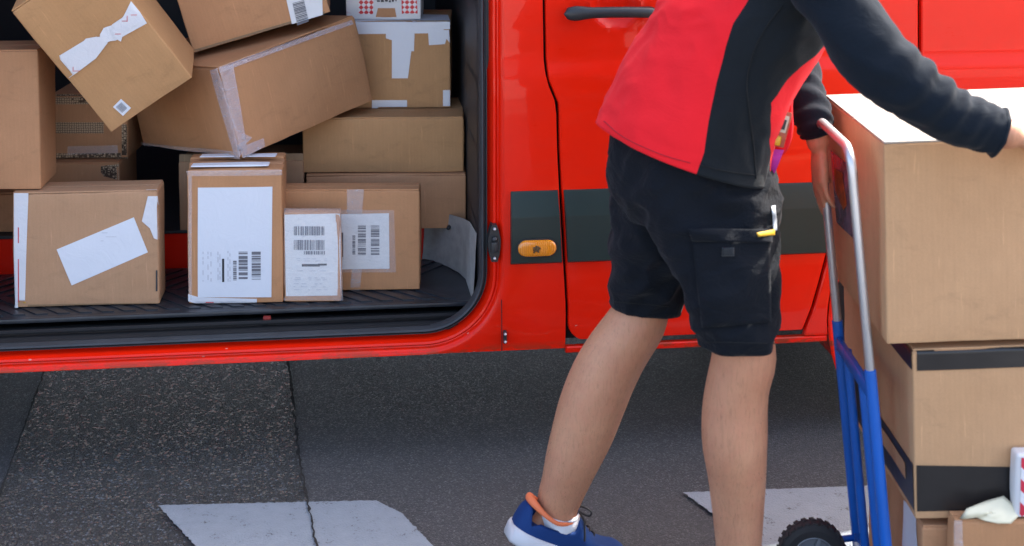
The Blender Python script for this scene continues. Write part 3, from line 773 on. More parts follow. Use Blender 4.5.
# T: box with white tape, on it the red check parcel
zT=zG+bG2['h']+.001
b=stand(352,450.5,22,108.5,.30,1.2,z=zT,name='cardboard_box',label='tan box with white tape along its top and hanging down its front',cat='box',mat=CB[1],group=G1,top=False)
patch(b,'front',[(352,22),(450,20),(450,33),(352,34)],'tape',TAPEW); patch(b,'front',[(386,22),(415,22),(414,51),(409,51),(408,78),(392,78),(392,40),(386,38)],'tape',TAPEW,.005)
patch(b,'front',[(428,30),(449,30),(450,43),(445,37),(445,44),(429,45)],'tape',TAPEW,.005); patch(b,'front',[(443,90),(450,90),(450,106),(443,106)],'tape',TAPEW)
patch(b,'front',[(372,100),(407,100),(407,108.4),(372,108.4)],'tape',TAPEW); patch(b,'top',[(352,22),(450,20),(448,15),(356,16)],'tape',TAPEW)
bT=b
zC=zT+bT['h']+.0015
b=stand(346,421,-18,20,.2,1.5,z=zC,name='taped_parcel',label='white parcel with red checked tape bands, resting on the box with white tape',cat='parcel',mat=WHITEP,top=False)
patch(b,'front',[(360,-18),(374,-18),(373,19.6),(358,19.6)],'tape',CHECK); patch(b,'front',[(401,-18),(416,-18),(418,19.6),(402,19.6)],'tape',CHECK); patch(b,'front',[(347,12),(351,13),(351,19.6),(346,19.6)],'tape',CHECK)
patch(b,'front',[(378,8),(395,8),(397,19.6),(375,19.6)],'bare_patch',CB[2])
lines(b,'front',[(377,0,380,1.6),(381,-1,384,1.8),(385,-1,388,1.3),(389,0,391,2),(392,-1,394,1.5),(395.5,-1,396.7,1)],'printed_word',INK,b['o'])
# C, B, A tilted boxes
b=tilt([-0.7152,3.7,0.7383,-0.0846,-0.2042,0.7959,0.4637,0.5475,0.2552],.50,name='cardboard_box',label='largest brown box, tilted across the pile with clear tape down its near edge',cat='box',mat=CB[0],group=G1,disp=.003,bulge=.006,r=.006)
bC=b
patch(b,'front',[(218,68),(232,64),(247,153),(242,158)],'tape',MILKY,.0072,clip=True); patch(b,'left',[(218,68),(211,70),(236,158),(242,158)],'tape',MILKY,.0072)
patch(b,'front',[(216,67),(350,20),(352,24),(218,73)],'tape',MILKY,.0064); patch(b,'front',[(242,146),(262,138),(264,146),(243,158)],'tape',MILKY,.008)
patch(b,'left',[(136,141),(241,152),(242,159),(136,148)],'tape',CLEAR,.0068)
b=tilt([-1.0272,3.6,0.8305,0.2291,-0.5893,0.0666,0.2506,0.28,0.4043],.22,name='cardboard_box',label='brown box balanced on its corner at upper left, torn white tape across it',cat='box',mat=CB[1],group=G1,disp=.002)
patch(b,'front',[(50,61),(67,80),(92,57),(104,47),(108,41),(116,40),(147,23),(140,12),(131,1),(124,15),(118,23),(105,27),(101,36),(88,38)],'tape',TAPEW,.0056)
patch(b,'front',[(100,34),(104,27),(110,29),(112,40),(106,42),(101,39)],'tape_knot',TAPEW,.0075)
patch(b,'front',[(86,38),(97,36),(108,42),(96,58),(76,73),(67,79),(58,70)],'tape',TAPEW,.0066); patch(b,'front',[(112,24),(130,12),(140,22),(124,31),(121,41),(114,37)],'tape',TAPEW,.0068)
for q_ in [(122,20,127,20.6),(127,15,127.6,21),(131,14,137,14.6),(115,33,121,33.6),(74,70,80,70.6),(73,66,73.6,71)]: lines(b,'front',[q_],'tape_print',INKR,b['o'],.0085)
l=patch(b,'front',[(113,107),(121,99),(131,108),(123,116)],'label',PAPER)
# rotated barcode on the small label
P=[hit(b,'front',*p) for p in ((116,107),(121.5,102),(127.5,108),(122.5,113))]; bm=bmesh.new(); n_=NRM['front']; t_=0
while t_<.95:
    q=[P[0].lerp(P[1],0).lerp(P[3],t_),P[1].lerp(P[2],t_),P[1].lerp(P[2],t_+.05),P[0].lerp(P[3],t_+.05)]
    bm.faces.new([bm.verts.new(press(b['bv'],x,n_,.0034)) for x in q]); t_+=.11
fin(bm,'barcode',INKG,l,False,0)
b=tilt([-0.868,3.84,0.9976,0.0006,-0.2788,0.13,0.388,0.25,0.3424],.25,name='cardboard_box',label='light brown box at the top of the pile with a white barcode label',cat='box',mat=CB[0],group=G1,disp=.0015)
l=patch(b,'front',[(290,3),(293,27.5),(324,19),(322,-12),(286,-2)],'label',PAPERW,.0045)
P=[hit(b,'front',*p) for p in ((292.5,3),(304,0),(309,22),(297.5,26))]; bm=bmesh.new(); t_=0; rn=random.Random(3)
while t_<.97:
    w_=rn.choice((.02,.035,.05)); bm.faces.new([bm.verts.new(press(b['bv'],x,n_,.0034)) for x in (P[0].lerp(P[3],t_),P[1].lerp(P[2],t_),P[1].lerp(P[2],min(1,t_+w_)),P[0].lerp(P[3],min(1,t_+w_)))]); t_+=w_+rn.choice((.015,.02,.03))
fin(bm,'barcode',INKG,l,False,0)
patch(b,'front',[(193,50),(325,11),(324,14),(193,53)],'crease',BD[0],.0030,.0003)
# L open box behind D
b=stand(180,304,162,231,.22,2.5,z=FLOORZ,name='cardboard_box',label='dull brown box with a raised top flap behind the tall sideways label box',cat='box',mat=CB[3],group=G1,top=False)
bm=bmesh.new(); rbox(bm,b['w'],.005,.022,.002,6,.001,3,0,(0,.003,b['h']-.001)); fin(bm,'flap',FLAPM,b['o'])
# K, J : mesh-taped boxes
bK=stand(48,120,163,226,.24,3,z=FLOORZ,name='cardboard_box',label='brown box with a scrap of black netted tape, under the net-taped carton',cat='box',mat=CB[2],group=G1)
patch(bK,'front',[(101,166),(119,164),(119,180),(104,176),(101,172)],'tape',HEXM)
zJ=bK['M'].translation.z+bK['h']+.001
bJ=stand(53,128,94,159,.24,1,z=zJ,name='cardboard_box',label='carton wrapped in net-patterned tape bands under the corner-balanced box',cat='box',mat=CB[2],group=G1)
for (a0,a1) in (((53,94,128,96),None),((54,122,104,133),None),((53,153,128,159),None)):
    x0,y0,x1,y1=a0; patch(bJ,'front',[(x0,y0),(x1,y0),(x1,y1),(x0,y1)],'tape',HEXM,.0045)
patch(bJ,'front',[(122,124),(128,124),(128,155),(122,155)],'tape',HEXM,.0052); patch(bJ,'front',[(53,97),(95,97),(95,104),(53,104)],'tape',HEXM,.0045)
patch(bJ,'front',[(68,146),(118,145),(118,153),(68,154)],'tape',CLEAR,.006)
# ------------------------------------------------------------------ HAND TRUCK
pn=[W(851,160,2.66),W(866,370,2.66),W(886,546,2.66)]; pf=[W(823.5,139,2.93),W(838.5,325,2.93),W(851,546,2.93)]
# straighten both rails into one leaning plane
def at(p0,p1,z): k=(z-p0.z)/(p1.z-p0.z); return p0.lerp(p1,k)
lean0=at(pn[0],pn[2],0.04)
HM=Matrix.Translation((0,0,0))
truck=empty('hand_truck',Matrix.Translation((lean0.x,2.8,0)),'blue and steel hand truck loaded with three big boxes','hand truck')
TI=truck.matrix_world.inverted()
def tl(p): return TI@Vector(p)
yn,yf=2.66,2.935
Lx=lambda z:at(pn[0],pn[2],z).x
zt=pn[0].z+.022
zb=pn[1].z
bm=bmesh.new()
P=[(Lx(zb-.05),yn,zb-.05),(Lx(.8),yn,.8),(Lx(zt-.055),yn,zt-.055)]
for i in range(1,8): a=math.pi/2*i/8; z=zt-.04+.04*math.sin(a); P.append((Lx(z),yn+.04-.04*math.cos(a),z))
for i in range(0,8): a=math.pi/2*(8-i)/8; z=zt-.04+.04*math.sin(a); P.append((Lx(z),yf-.04+.04*math.cos(a),z))
P+=[(Lx(zt-.055),yf,zt-.055),(Lx(.8),yf,.8),(Lx(zb-.05),yf,zb-.05)]
tube(bm,[tl(p) for p in P],.0092,16); fin(bm,'handle',CHROME,truck)
for i,y in enumerate((yn,yn+.075,yf-.075,yf)):
    ztop=zb if i in(0,3) else zb-.035
    bm=bmesh.new(); tube(bm,[tl((Lx(ztop),y,ztop)),tl((Lx(.045),y,.045))],.0115 if i in(0,3) else .0095,16,True,None,1.,0,None,1,.2); fin(bm,'rail',BLUE,truck)
for zc_ in (zb-.045,.10):
    bm=bmesh.new(); p0=tl((Lx(zc_)-.003,yn,zc_)); p1=tl((Lx(zc_)-.003,yf,zc_)); 
    box(bm,p0.x-.006,p0.x+.006,p0.y,p1.y,p0.z-.014,p0.z+.014,.003); fin(bm,'cross_bar',BLUE,truck)
bm=bmesh.new(); x0=Lx(.04)-lean0.x; box(bm,x0+.0,x0+.34,yn-2.8-.10,yf-2.8+.03,.012,.018,.002); fin(bm,'toe_plate',BLUE,truck)
wz=.085; wc=Wz(812,554,wz)
for sgn,yy in ((0,2.545),(1,wc.y)):
    c=tl((wc.x,yy,wz)); r=.074
    bm=bmesh.new(); pr=[(-.018,.60),(-.020,.80),(-.015,.93),(-.008,.965),(.008,.965),(.015,.93),(.020,.80),(.018,.60)]
    quadgrid(bm,[[Vector((c.x+r*q*math.cos(2*math.pi*i/56),c.y+y,c.z+r*q*math.sin(2*math.pi*i/56))) for i in range(56)] for y,q in pr],True)
    for i in range(26):
        a=2*math.pi*i/26
        for s in (-1,1):
            Mx=Matrix.Translation(c)@Matrix.Rotation(-a-(.06 if s>0 else 0),4,'Y')@Matrix.Rotation(R(18*s),4,'X')
            box(bm,r*.93,r*.985,s*.009-.007,s*.009+.007,-.0052,.0052,.001,Mx)
    wh=fin(bm,'wheel',TYRE,truck)
    bm=bmesh.new(); pr=[(-.017,.62),(-.019,.58),(-.010,.50),(-.006,.25),(-.016,.20),(-.018,.08)]
    vs,_=quadgrid(bm,[[Vector((c.x+r*q*math.cos(2*math.pi*i/40),c.y+y,c.z+r*q*math.sin(2*math.pi*i/40))) for i in range(40)] for y,q in pr],True); bm.faces.new(vs[-1])
    for i in range(5):
        Mx=Matrix.Translation(c)@Matrix.Rotation(2*math.pi*i/5,4,'Y'); box(bm,.016,.042,-.016,-.006,-.004,.004,.001,Mx)
    fin(bm,'rim',GREYR,wh)
bm=bmesh.new(); tube(bm,[tl((wc.x,2.55,wz)),tl((wc.x,wc.y,wz))],.008,12); fin(bm,'axle',CHROME,truck)
for yy in (yn,yf):
    bm=bmesh.new(); tube(bm,[tl((wc.x,yy,wz)),tl((Lx(.10),yy,.10))],.007,10); fin(bm,'wheel_bracket',BLUE,truck)
# boxes on the truck (they lean with it a little)
LEAN=R(-2.0)
def tb(pxl,pyt,pyb,Y,w,d,**k):
    P=W(pxl,pyb,Y); top=W(pxl,pyt,Y); h=top.z-P.z
    M=Matrix.Translation(P)@Matrix.Rotation(R(.6),4,'Z')@Matrix.Rotation(LEAN,4,'Y'); return place(M,w,d,h,**k)
G2='boxes stacked on the hand truck'; SUNLID=cardboard('sun_paled_lid_board',(.44,.41,.37),.7)  # lid board paled, putting the sun's washed-out white into its colour
bM=tb(887,142,345,2.62,.52,.48,name='cardboard_box',label='top box on the hand truck, its lid in bright sun under the arm',cat='box',mat=CB[4],group=G2,bulge=.003)
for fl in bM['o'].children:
    if fl.name.startswith('flap'): fl.data.materials[0]=SUNLID
l=patch(bM,'left',[(832,150),(858,170),(862,245),(838,222)],'delivery_pouch',plain('purple_grey_pouch',(.22,.16,.24),.25,0,.6,14,.7,24),.005,clip=False)
patch(bM,'left',[(836,168),(845,173),(850,205),(846,210),(838,190)],'orange_patch',plain('orange_patch',(.55,.14,.02),.4,0,0,10,.8,60),.0072,parent=l,clip=False)  # orange patch on the pouch
patch(bM,'top',[(985,93),(1024,90),(1030,98),(1000,100)],'tape',TAPEW,.0035)
patch(bM,'top',[(900,121),(1200,118),(1200,111),(890,113)],'tape',CLEAR,.0032)
bN=tb(912+3,349.5,520,2.628,.50,.54,name='cardboard_box',label='middle box on the hand truck with wide black tape near its bottom and top',cat='box',mat=CB[4],group=G2,bulge=.003)
BT=plain('black_printed_tape',(.022,.019,.018),.32,0,.4,30,.3,14)
patch(bN,'front',[(916,462),(1400,476),(1400,520),(919,511)],'tape',BT,.004,clip=False) if False else None
o_=bN['I']
def fp(x,z): return Vector((x,0,z))
h0=bN['h']; zA=hit(bN,'front',917,465).z; zB=hit(bN,'front',918,511).z; zA2=hit(bN,'front',1015,470).z; zC1=hit(bN,'front',918,346).z; zC0=hit(bN,'front',918,370).z
zC1=min(zC1,h0-.002)
patch3(bN['o'],[fp(.004,zA),fp(bN['w']-.004,zA2-.004),fp(bN['w']-.004,zB-.003),fp(.004,zB)],NRM['front'],'tape',BT,.0045)
patch3(bN['o'],[Vector((0,.004,zA)),Vector((0,.004,zB)),Vector((0,bN['d'],zB)),Vector((0,bN['d'],zA-.004))],NRM['left'],'tape',BT,.0045)
patch3(bN['o'],[fp(.008,zC1),fp(bN['w'],zC1),fp(bN['w'],zC0),fp(.008,zC0-.001)],NRM['front'],'tape',BT,.0045)
patch3(bN['o'],[Vector((0,.004,zC1)),Vector((0,.004,zC0)),Vector((0,.30,zC0)),Vector((0,.30,zC1))],NRM['left'],'tape',BT,.0045)
patch3(bN['o'],[Vector((0,.05,zA-.018)),Vector((0,.05,zA-.05)),Vector((0,.26,zA-.05)),Vector((0,.26,zA-.018))],NRM['left'],'tape_window',CB[3],.0062)
P0=W(918,523,2.635); 
bO=place(Matrix.Translation((P0.x+.008,2.632,.0195)),.48,.40,P0.z-.0195-.004,'cardboard_box','lowest box on the hand truck, mostly hidden, white label on its shaded side','box',CB[2],G2)
patch(bO,'left',[(905,500),(917,514),(918,548),(904,546)],'label',PAPER,.0048,clip=False)
zq=W(955,520,2.585).z
bQ=place(Matrix.Translation((W(954,520,2.585).x,2.585,.0195))@Matrix.Rotation(R(.3),4,'Z'),.40,.038,zq-.0195,'cardboard_box','flat brown box standing before the lowest one, crumpled paper on its edge','box',CB[0])
patch(bQ,'front',[(954,520),(962,520),(963,560),(954,560)],'tape',CLEAR,.0046)
# crumpled paper
bm=bmesh.new(); c=W(990,512,2.42); zt_=zq+.003
outl=[(960,519),(966,509),(985,503),(1003,497),(1012,505),(1021,514),(1011,524),(998,524),(985,522),(972,516)]
pts=[W(x,y,2.578+.0012*(524-y)) for x,y in outl]; cen=sum(pts,Vector())/len(pts)+Vector((.0,-.006,.002))
rws=[]
for k in range(7):
    s=k/6; rws.append([cen.lerp(p,s)+Vector((noise.noise(p*31+Vector((k,0,0)))*.004,noise.noise(p*23+Vector((k*.6,5,0)))*.005*(.4+s),abs(noise.noise(p*40))*.004)) for p in pts])
quadgrid(bm,rws,True); pb=fin(bm,'crumpled_paper',paper('yellowed_paper',(.80,.72,.50),.3),smooth=True)
for v in pb.data.vertices:
    if v.co.y>2.586 and v.co.z<zq+.006: v.co.z=zq+.006+(v.index%3)*.001
    v.co.y=min(v.co.y,2.618)
so=pb.modifiers.new('s','SOLIDIFY'); so.thickness=.0012
tag(pb,'crumpled cream paper lying on the lid of the front brown box','paper')
x0=W(1016,517,2.587).x
def stripes():
    t=NT('red_white_stripe'); w=t.n('ShaderNodeTexWave',wave_type='BANDS',bands_direction='DIAGONAL'); w.inputs['Scale'].default_value=14; t.l(t.tc(),w.inputs['Vector'])
    t.set(Base_Color=t.mix(t.ramp(w.outputs['Fac'],[(.48,0.),(.52,1.)]),(.74,.72,.72),(.62,.03,.06)),Roughness=.35); return t.m
bP=place(Matrix.Translation((x0,2.587,zq+.004))@Matrix.Rotation(R(.3),4,'Z'),.16,.032,W(1016,455,2.587).z-zq-.004,'taped_parcel','small white parcel with red striped tape beside the crumpled paper','parcel',WHITEP,None,top=False)
patch3(bP['o'],[fp(.006,.002),fp(.15,.002),fp(.15,bP['h']-.004),fp(.006,bP['h']-.004)],NRM['front'],'tape',stripes(),.004)
# ------------------------------------------------------------------ PERSON
PSI=R(24); F=Vector((math.cos(PSI),math.sin(PSI),0)); Lr=Vector((math.sin(PSI),-math.cos(PSI),0)); UP=Vector((0,0,1))
pel=W(694,165,2.86)
person=empty('person',Matrix.Translation((pel.x,pel.y,0)),'person in a red and black jacket and dark shorts walking with the hand truck','person')
PO=Vector((pel.x,pel.y,0))
def pl_(v): return Vector(v)-PO
def chainp(L): return [W(a,b,c) for a,b,c,_ in L],[pxr(r,c) for a,b,c,r in L]
near=[(712,215,2.80,30),(728,260,2.76,32),(740,325,2.73,31),(744,356,2.73,33),(738,384,2.735,32.5),(735,407,2.74,33.5),(734.5,430,2.74,34),(735,450,2.74,33),(737,477,2.745,30),(738,512,2.75,26.5),(738.5,546,2.75,23.5),(739,580,2.75,19.5),(741,600,2.75,18.5),(746,618,2.75,19)]
far=[(682,200,2.93,30),(664,250,2.95,29),(646,298,2.952,27),(637,322,2.955,30),(618,350,2.96,32),(603,377,2.965,33.5),(591,407,2.97,33.5),(583,431,2.975,32),(573,458,2.98,28.5),(565,482,2.99,24.5),(559,500,3.0,22.5),(558,514,3.0,20),(561,526,3.0,17)]
bm=bmesh.new()
for L in (near,far):
    p,r=chainp(L); tube(bm,[pl_(x) for x in p],r,20,True,F,1.0,0,None,3)
# feet inside the shoes
def footmat(ankle,yaw,pitch,heelz):
    return Matrix.Translation(ankle)@Matrix.Rotation(yaw,4,'Z')@Matrix.Rotation(pitch,4,'Y')
an=W(741,600,2.75); af=W(559,505,3.0)
yawf=R(16); yawn=R(14)
# shoe frame: x forward from heel, z up from sole bottom; ankle sits at (.075,0,.10)
def shoeM(ankle,yaw,pitch):
    return Matrix.Translation(ankle)@Matrix.Rotation(yaw,4,'Z')@Matrix.Rotation(pitch,4,'Y')@Matrix.Translation((-.078,0,-.098))
Mn=shoeM(Vector((an.x,an.y,.098)),yawn,0)
Mf=shoeM(af+Vector((0,0,.000)),yawf,R(24))
PI_=Matrix.Translation(-PO)
for M in (Mn,Mf):
    M2=PI_@M; tube(bm,[M2@Vector(p) for p in ((.05,0,.045),(.10,0,.04),(.15,0,.034),(.20,0,.032))],[.022,.022,.018,.014],14,True,(0,1,0))
    tube(bm,[M2@Vector(p) for p in ((.078,0,.13),(.072,0,.09),(.06,0,.06))],[.030,.028,.026],14,True,(0,1,0))
# trunk (inside clothes), neck, head
c0=W(684,153,2.86); c1=W(742,20,2.88); 
ax_=(c1-c0).normalized()
ax_=(ax_+F*0.0).normalized()
Fp=(F-ax_*F.dot(ax_)).normalized(); Lp=ax_.cross(Fp); Lp=Lp if Lp.dot(Lr)>0 else -Lp
tl_=.49
sh=c0+ax_*tl_
for a_,y_ in ((.0,.14),): pass
tube(bm,[pl_(pel-UP*.06),pl_(pel+UP*.02),pl_(c0+ax_*.12),pl_(c0+ax_*.30),pl_(sh-ax_*.06),pl_(sh)],[.08,.09,.09,.105,.105,.07],24,True,Lp,1.35,0,None,3)
neck=sh+ax_*.05+F*.02; headc=neck+ax_*.12+F*.06
tube(bm,[pl_(sh-ax_*.02),pl_(neck),pl_(headc-ax_*.05)],[.065,.056,.055],16)
def ell(bm,c,rx,ry,rz,M3):
    g_=bmesh.ops.create_icosphere(bm,subdivisions=3,radius=1)
    for v in g_['verts']: v.co=c+M3@Vector((v.co.x*rx,v.co.y*ry,v.co.z*rz))
HF=(F+UP*-.25).normalized(); HL=Lr; HU=HL.cross(HF); HU=HU if HU.z>0 else -HU
H3=Matrix((HF,-HL,HU)).transposed()
hc=pl_(headc+UP*.03)
hp=lambda x,y,z:hc+H3@Vector((x,y,z))
ell(bm,hc+H3@Vector((-.01,0,.025)),.095,.075,.095,H3); ell(bm,hp(.02,0,-.045),.072,.058,.075,H3)      # skull, jaw
ell(bm,hp(.075,0,-.10),.022,.024,.02,H3); tube(bm,[hp(.083,0,.015),hp(.108,0,-.022),hp(.085,0,-.035)],[.009,.014,.010],10)  # chin, nose
for s in (-1,1):
    ell(bm,hp(.0,s*.078,-.005),.022,.008,.032,H3); tube(bm,[hp(.078,s*.05,.028),hp(.088,s*.02,.030)],.009,8) # ears, brows
    tube(bm,[hp(.088,s*.022,-.066),hp(.094,0,-.064)],.007,8); tube(bm,[hp(.084,s*.02,-.078),hp(.090,0,-.079)],.007,8)
# arms
arm_n=[(797,-62,2.70,28),(836,0,2.62,24),(883,62,2.555,22),(936,101,2.53,19),(985,128,2.53,16),(1008,134,2.53,16)]
arm_f=[(772,-75,3.02,25),(778,0,3.06,23),(785,58,3.05,21),(800,95,3.0,17),(815,128,2.95,13),(818,142,2.945,12)]
for L in (arm_n,arm_f):
    p,r=chainp(L); tube(bm,[pl_(x) for x in p],r,16,True,None,1.,0,None,3)
def hand(bm,wrist,d,palmn,curl,scale=1.,spread=1.,thumb_side=1,thumbcurl=.5,curls=None):
    """wrist point, finger direction d, palm normal (facing out of the palm)"""
    d=d.normalized(); n=(palmn-d*palmn.dot(d)).normalized(); s=d.cross(n)*thumb_side   # s points to the thumb
    S=scale
    tube(bm,[wrist-d*.02*S,wrist+d*.02*S,wrist+d*.055*S,wrist+d*.088*S],[.023*S,.026*S,.030*S,.026*S],14,True,n,.56)
    tube(bm,[wrist+d*.03*S-s*.014*S,wrist+d*.085*S-s*.022*S],[.014*S,.013*S],10)
    tube(bm,[wrist+d*.015*S+s*.012*S+n*.004,wrist+d*.045*S+s*.028*S+n*.008*S],[.016*S,.014*S],10)
    specs=[(.026,.088,.072,.0088,2.),( .009,.094,.080,.0092,.5),(-.009,.090,.074,.0088,-1.),(-.025,.082,.058,.0078,-3.5)]
    for i,(so,st,L,r,ang) in enumerate(specs):
        cu=curls[i] if curls else curl
        base=wrist+d*(st-.02)*S+s*so*S; dd=(d*math.cos(R(ang*spread*2))+s*math.sin(R(ang*spread*2))).normalized()
        P=[base]; cur=dd; p=base+dd*.022*S; P.append(p); rr_=[r*1.08*S,r*1.05*S]
        for seg,(fr,cc) in enumerate(((.48,.5),(.30,1.),(.24,.75))):
            ang_=cu*cc; ax2=cur.cross(n).normalized() if abs(cur.dot(n))<.99 else s
            cur=(Matrix.Rotation(ang_,3,ax2)@cur).normalized(); p=p+cur*L*fr*S; P.append(p); rr_.append(r*(1-.09*seg)*S)
        rr_[-1]*=.85
        tube(bm,P,rr_,10,True,n,.92)
    tb0=wrist+d*.030*S+s*.022*S+n*.006*S; td=(d*.62+s*.62+n*.32).normalized(); td2=(d*.85+s*.22+n*thumbcurl).normalized(); td3=(d*.9-s*.05+n*thumbcurl*1.2).normalized()
    tube(bm,[tb0,tb0+td*.034*S,tb0+td*.034*S+td2*.030*S,tb0+td*.034*S+td2*.030*S+td3*.022*S],[.0135*S,.0115*S,.0105*S,.0085*S],10)
wn=pl_(W(1003,133,2.53)); 
hand(bm,wn,Vector((.95,.20,-.20)),Vector((.05,.35,-1)),R(28),1.05,1.,1,.5)
wf=pl_(W(819,140,2.95)); 
hand(bm,wf,Vector((.02,-.05,-1)),Vector((1,.15,0)),R(14),.98,.6,-1,.35,[R(20),R(13),R(12),R(16)])
me=remeshed(bm,.0042,5,.5)
def skinmat():
    t=NT('skin'); a=t.noise(9,5,.6); b=t.noise(34,6,.75,None,.8); f=t.noise(520,3)
    hair=t.noise(210,4,.8,t.mapping((1,1,.16),(0,.22,.1)),.6)
    c=t.mix(t.ramp(a,[(.3,0.),(.7,1.)]),(.58,.285,.155),(.47,.205,.11)); c=t.mix(t.math('MULTIPLY',t.ramp(b,[(.45,0.),(.75,1.)]),.35),c,(.56,.20,.12))
    c=t.mix(t.math('MULTIPLY',t.ramp(hair,[(.50,0.),(.70,1.)]),.42),c,(.24,.115,.065))
    t.set(Base_Color=c,Roughness=.48,Subsurface_Weight=.06,Subsurface_Radius=(.6,.25,.15),Subsurface_Scale=.012,Normal=t.bump(hair,.25,.0015,t.bump(b,.25,.003,t.bump(f,.12,.0006)))); return t.m
SKIN=skinmat()
bodyo=link('body',me,SKIN,person,True)
# leg hair: fine short strands on both shins
rnd=random.Random(11); HAIR=plain('leg_hair',(.17,.085,.045),.6)
bm=bmesh.new()
for L in (near,far):
    p,r=chainp(L); q=smoothpts([tuple(pl_(a))+(b,) for a,b in zip(p,r)],6)
    lo=int(len(q)*.30); hi=int(len(q)*.84)
    for _ in range(1500):
        k=rnd.randint(lo,hi-1); a=Vector(q[k][:3]); bnx=Vector(q[k+1][:3]); t_=(bnx-a).normalized(); c=a.lerp(bnx,rnd.random())
        s=(F-t_*F.dot(t_)).normalized(); u=t_.cross(s); an_=rnd.random()*2*math.pi; nn=s*math.cos(an_)+u*math.sin(an_)
        rr_=q[k][3]*.985; p0=c+nn*(rr_-.001); dd=(t_*.8+nn*.35+u*rnd.uniform(-.4,.4)+s*rnd.uniform(-.3,.3)).normalized(); ln=rnd.uniform(.004,.010)
        sd_=dd.cross(nn).normalized()*.00010; p1=p0+dd*ln*.5; p2=p0+(dd*.8+t_*.3).normalized()*ln
        v=[bm.verts.new(x) for x in (p0-sd_,p0+sd_,p1+sd_*.8,p2,p1-sd_*.8)]; bm.faces.new(v)
tag(fin(bm,'leg_hair',HAIR,person,False,0,False),kind='stuff')
# face details & hair
bm=bmesh.new(); g_=bmesh.ops.create_icosphere(bm,subdivisions=4,radius=1)
for v in g_['verts']:
    k=1+.03*noise.noise(v.co*9); v.co=hc+H3@Vector((-.014+v.co.x*.104*k,v.co.y*.085*k,.030+v.co.z*.102*k))
dl_=[v for v in bm.verts if ((H3.inverted()@(v.co-hc)).x>.045 and (H3.inverted()@(v.co-hc)).z<.075) or (H3.inverted()@(v.co-hc)).z<-.045 or ((H3.inverted()@(v.co-hc)).x>.0 and (H3.inverted()@(v.co-hc)).z<.03)]
bmesh.ops.delete(bm,geom=dl_,context='VERTS'); fin(bm,'hair',plain('brown_hair',(.05,.03,.018),.7,0,.8,160,.5,60),person,True)
for s in (-1,1):
    bm=bmesh.new(); ell(bm,hp(.078,s*.032,.008),.012,.014,.010,H3); e=fin(bm,'eye',plain('eye_white',(.7,.7,.7),.2),person,True)
    bm=bmesh.new(); ell(bm,hp(.087,s*.032,.008),.0045,.006,.006,H3); fin(bm,'iris',BLK,e,True)
# ---- shorts
def ringloft(bm,rings,n=40,cap=True):
    """rings: (centre, U(fwd vec), V(side vec), rf, rb, rs)"""
    rows=[]
    for c,u,v,rf,rb,rs in rings:
        row=[]
        for j in range(n):
            a=2*math.pi*j/n; ca,sa=math.cos(a),math.sin(a); e=.88
            x=(abs(ca)**e)*(1 if ca>0 else -1); y=(abs(sa)**e)*(1 if sa>0 else -1)
            row.append(c+u*(x*(rf if x>0 else rb))+v*(y*rs))
        rows.append(row)
    vs,_=quadgrid(bm,rows,True)
    if cap: bm.faces.new(vs[0]); bm.faces.new(vs[-1])
    return rows
bm=bmesh.new()
def ring(px0,py0,px1,py1,Y,side=.8,tiltz=0.):
    """ring whose back / front silhouette points are given in the picture"""
    a=W(px0,py0,Y); b=W(px1,py1,Y); c=(a+b)/2; hw=(b-a).length/2; u=(b-a).normalized()
    return (pl_(c),u,Vector((0,-1,0)),hw,hw,hw*side)
# hips
ringloft(bm,[ring(622,118,770,160,2.86,.98),ring(613,140,776,186,2.86,.98),ring(611,170,777,205,2.86,1.0),ring(613,192,778,216,2.86,.92),ring(630,212,776,235,2.85,.7)])
# far leg
ringloft(bm,[ring(614,190,710,205,2.92,1.15),ring(613,240,700,255,2.925,1.15),ring(613,272,686,285,2.94,1.1),ring(613,300,676,311,2.955,1.0),ring(613,308,673,317,2.957,1.0),ring(613,318,672,327,2.957,1.0)])
# near leg
ringloft(bm,[ring(625,165,777,196,2.80,.75),ring(634,195,778,216,2.785,.75),ring(648,222,778,238,2.77,.78),ring(664,252,775,262,2.755,.82),ring(680,285,775,290,2.74,.9),ring(694,325,774,329,2.733,1.0),ring(703,345,773.5,350,2.73,1.05),ring(705,356,773,362,2.73,1.05)])
me=remeshed(bm,.0065,14,.5)
bm=bmesh.new(); bm.from_mesh(me)
hemN=W(742,342.5,2.73).z; hemF=W(642,306,2.957).z; xs_=pl_(W(688,300,2.86)).x
def below(v): # under the hem planes
    w=v+PO; 
    if w.y<2.90-.0 and v.x>xs_-.04 and w.y<2.86: return w.z<hemN
    return w.z<hemF-.0+ (w.x-W(642,314,2.957).x)*-.06 and w.y>=2.86 or (w.y<2.86 and w.z<hemN)
bmesh.ops.recalc_face_normals(bm,faces=bm.faces); bm.normal_update()
def folds(w,seed=0.):
    a=noise.noise(Vector((w.x*7+w.z*9+seed,w.y*6,w.z*5-w.x*4)))
    b=noise.noise(Vector((w.x*16-w.z*20+seed,w.y*14,w.z*9+w.x*12)))
    r1=(1-abs(a)*2); r2=(1-abs(b)*2)
    return r1,r2
for v in bm.verts:
    w=v.co+PO; r1,r2=folds(w); v.co+=v.normal*(.011*r1+.008*r2-.006)
bmesh.ops.delete(bm,geom=[v for v in bm.verts if below(v.co)],context='VERTS')
for v in bm.verts:
    if v.is_boundary:
        w=v.co+PO
        v.co.z=(hemN if w.y<2.86 else hemF+(w.x-W(642,314,2.957).x)*-.06)
me=bpy.data.meshes.new('shorts'); bm.to_mesh(me); bm.free()
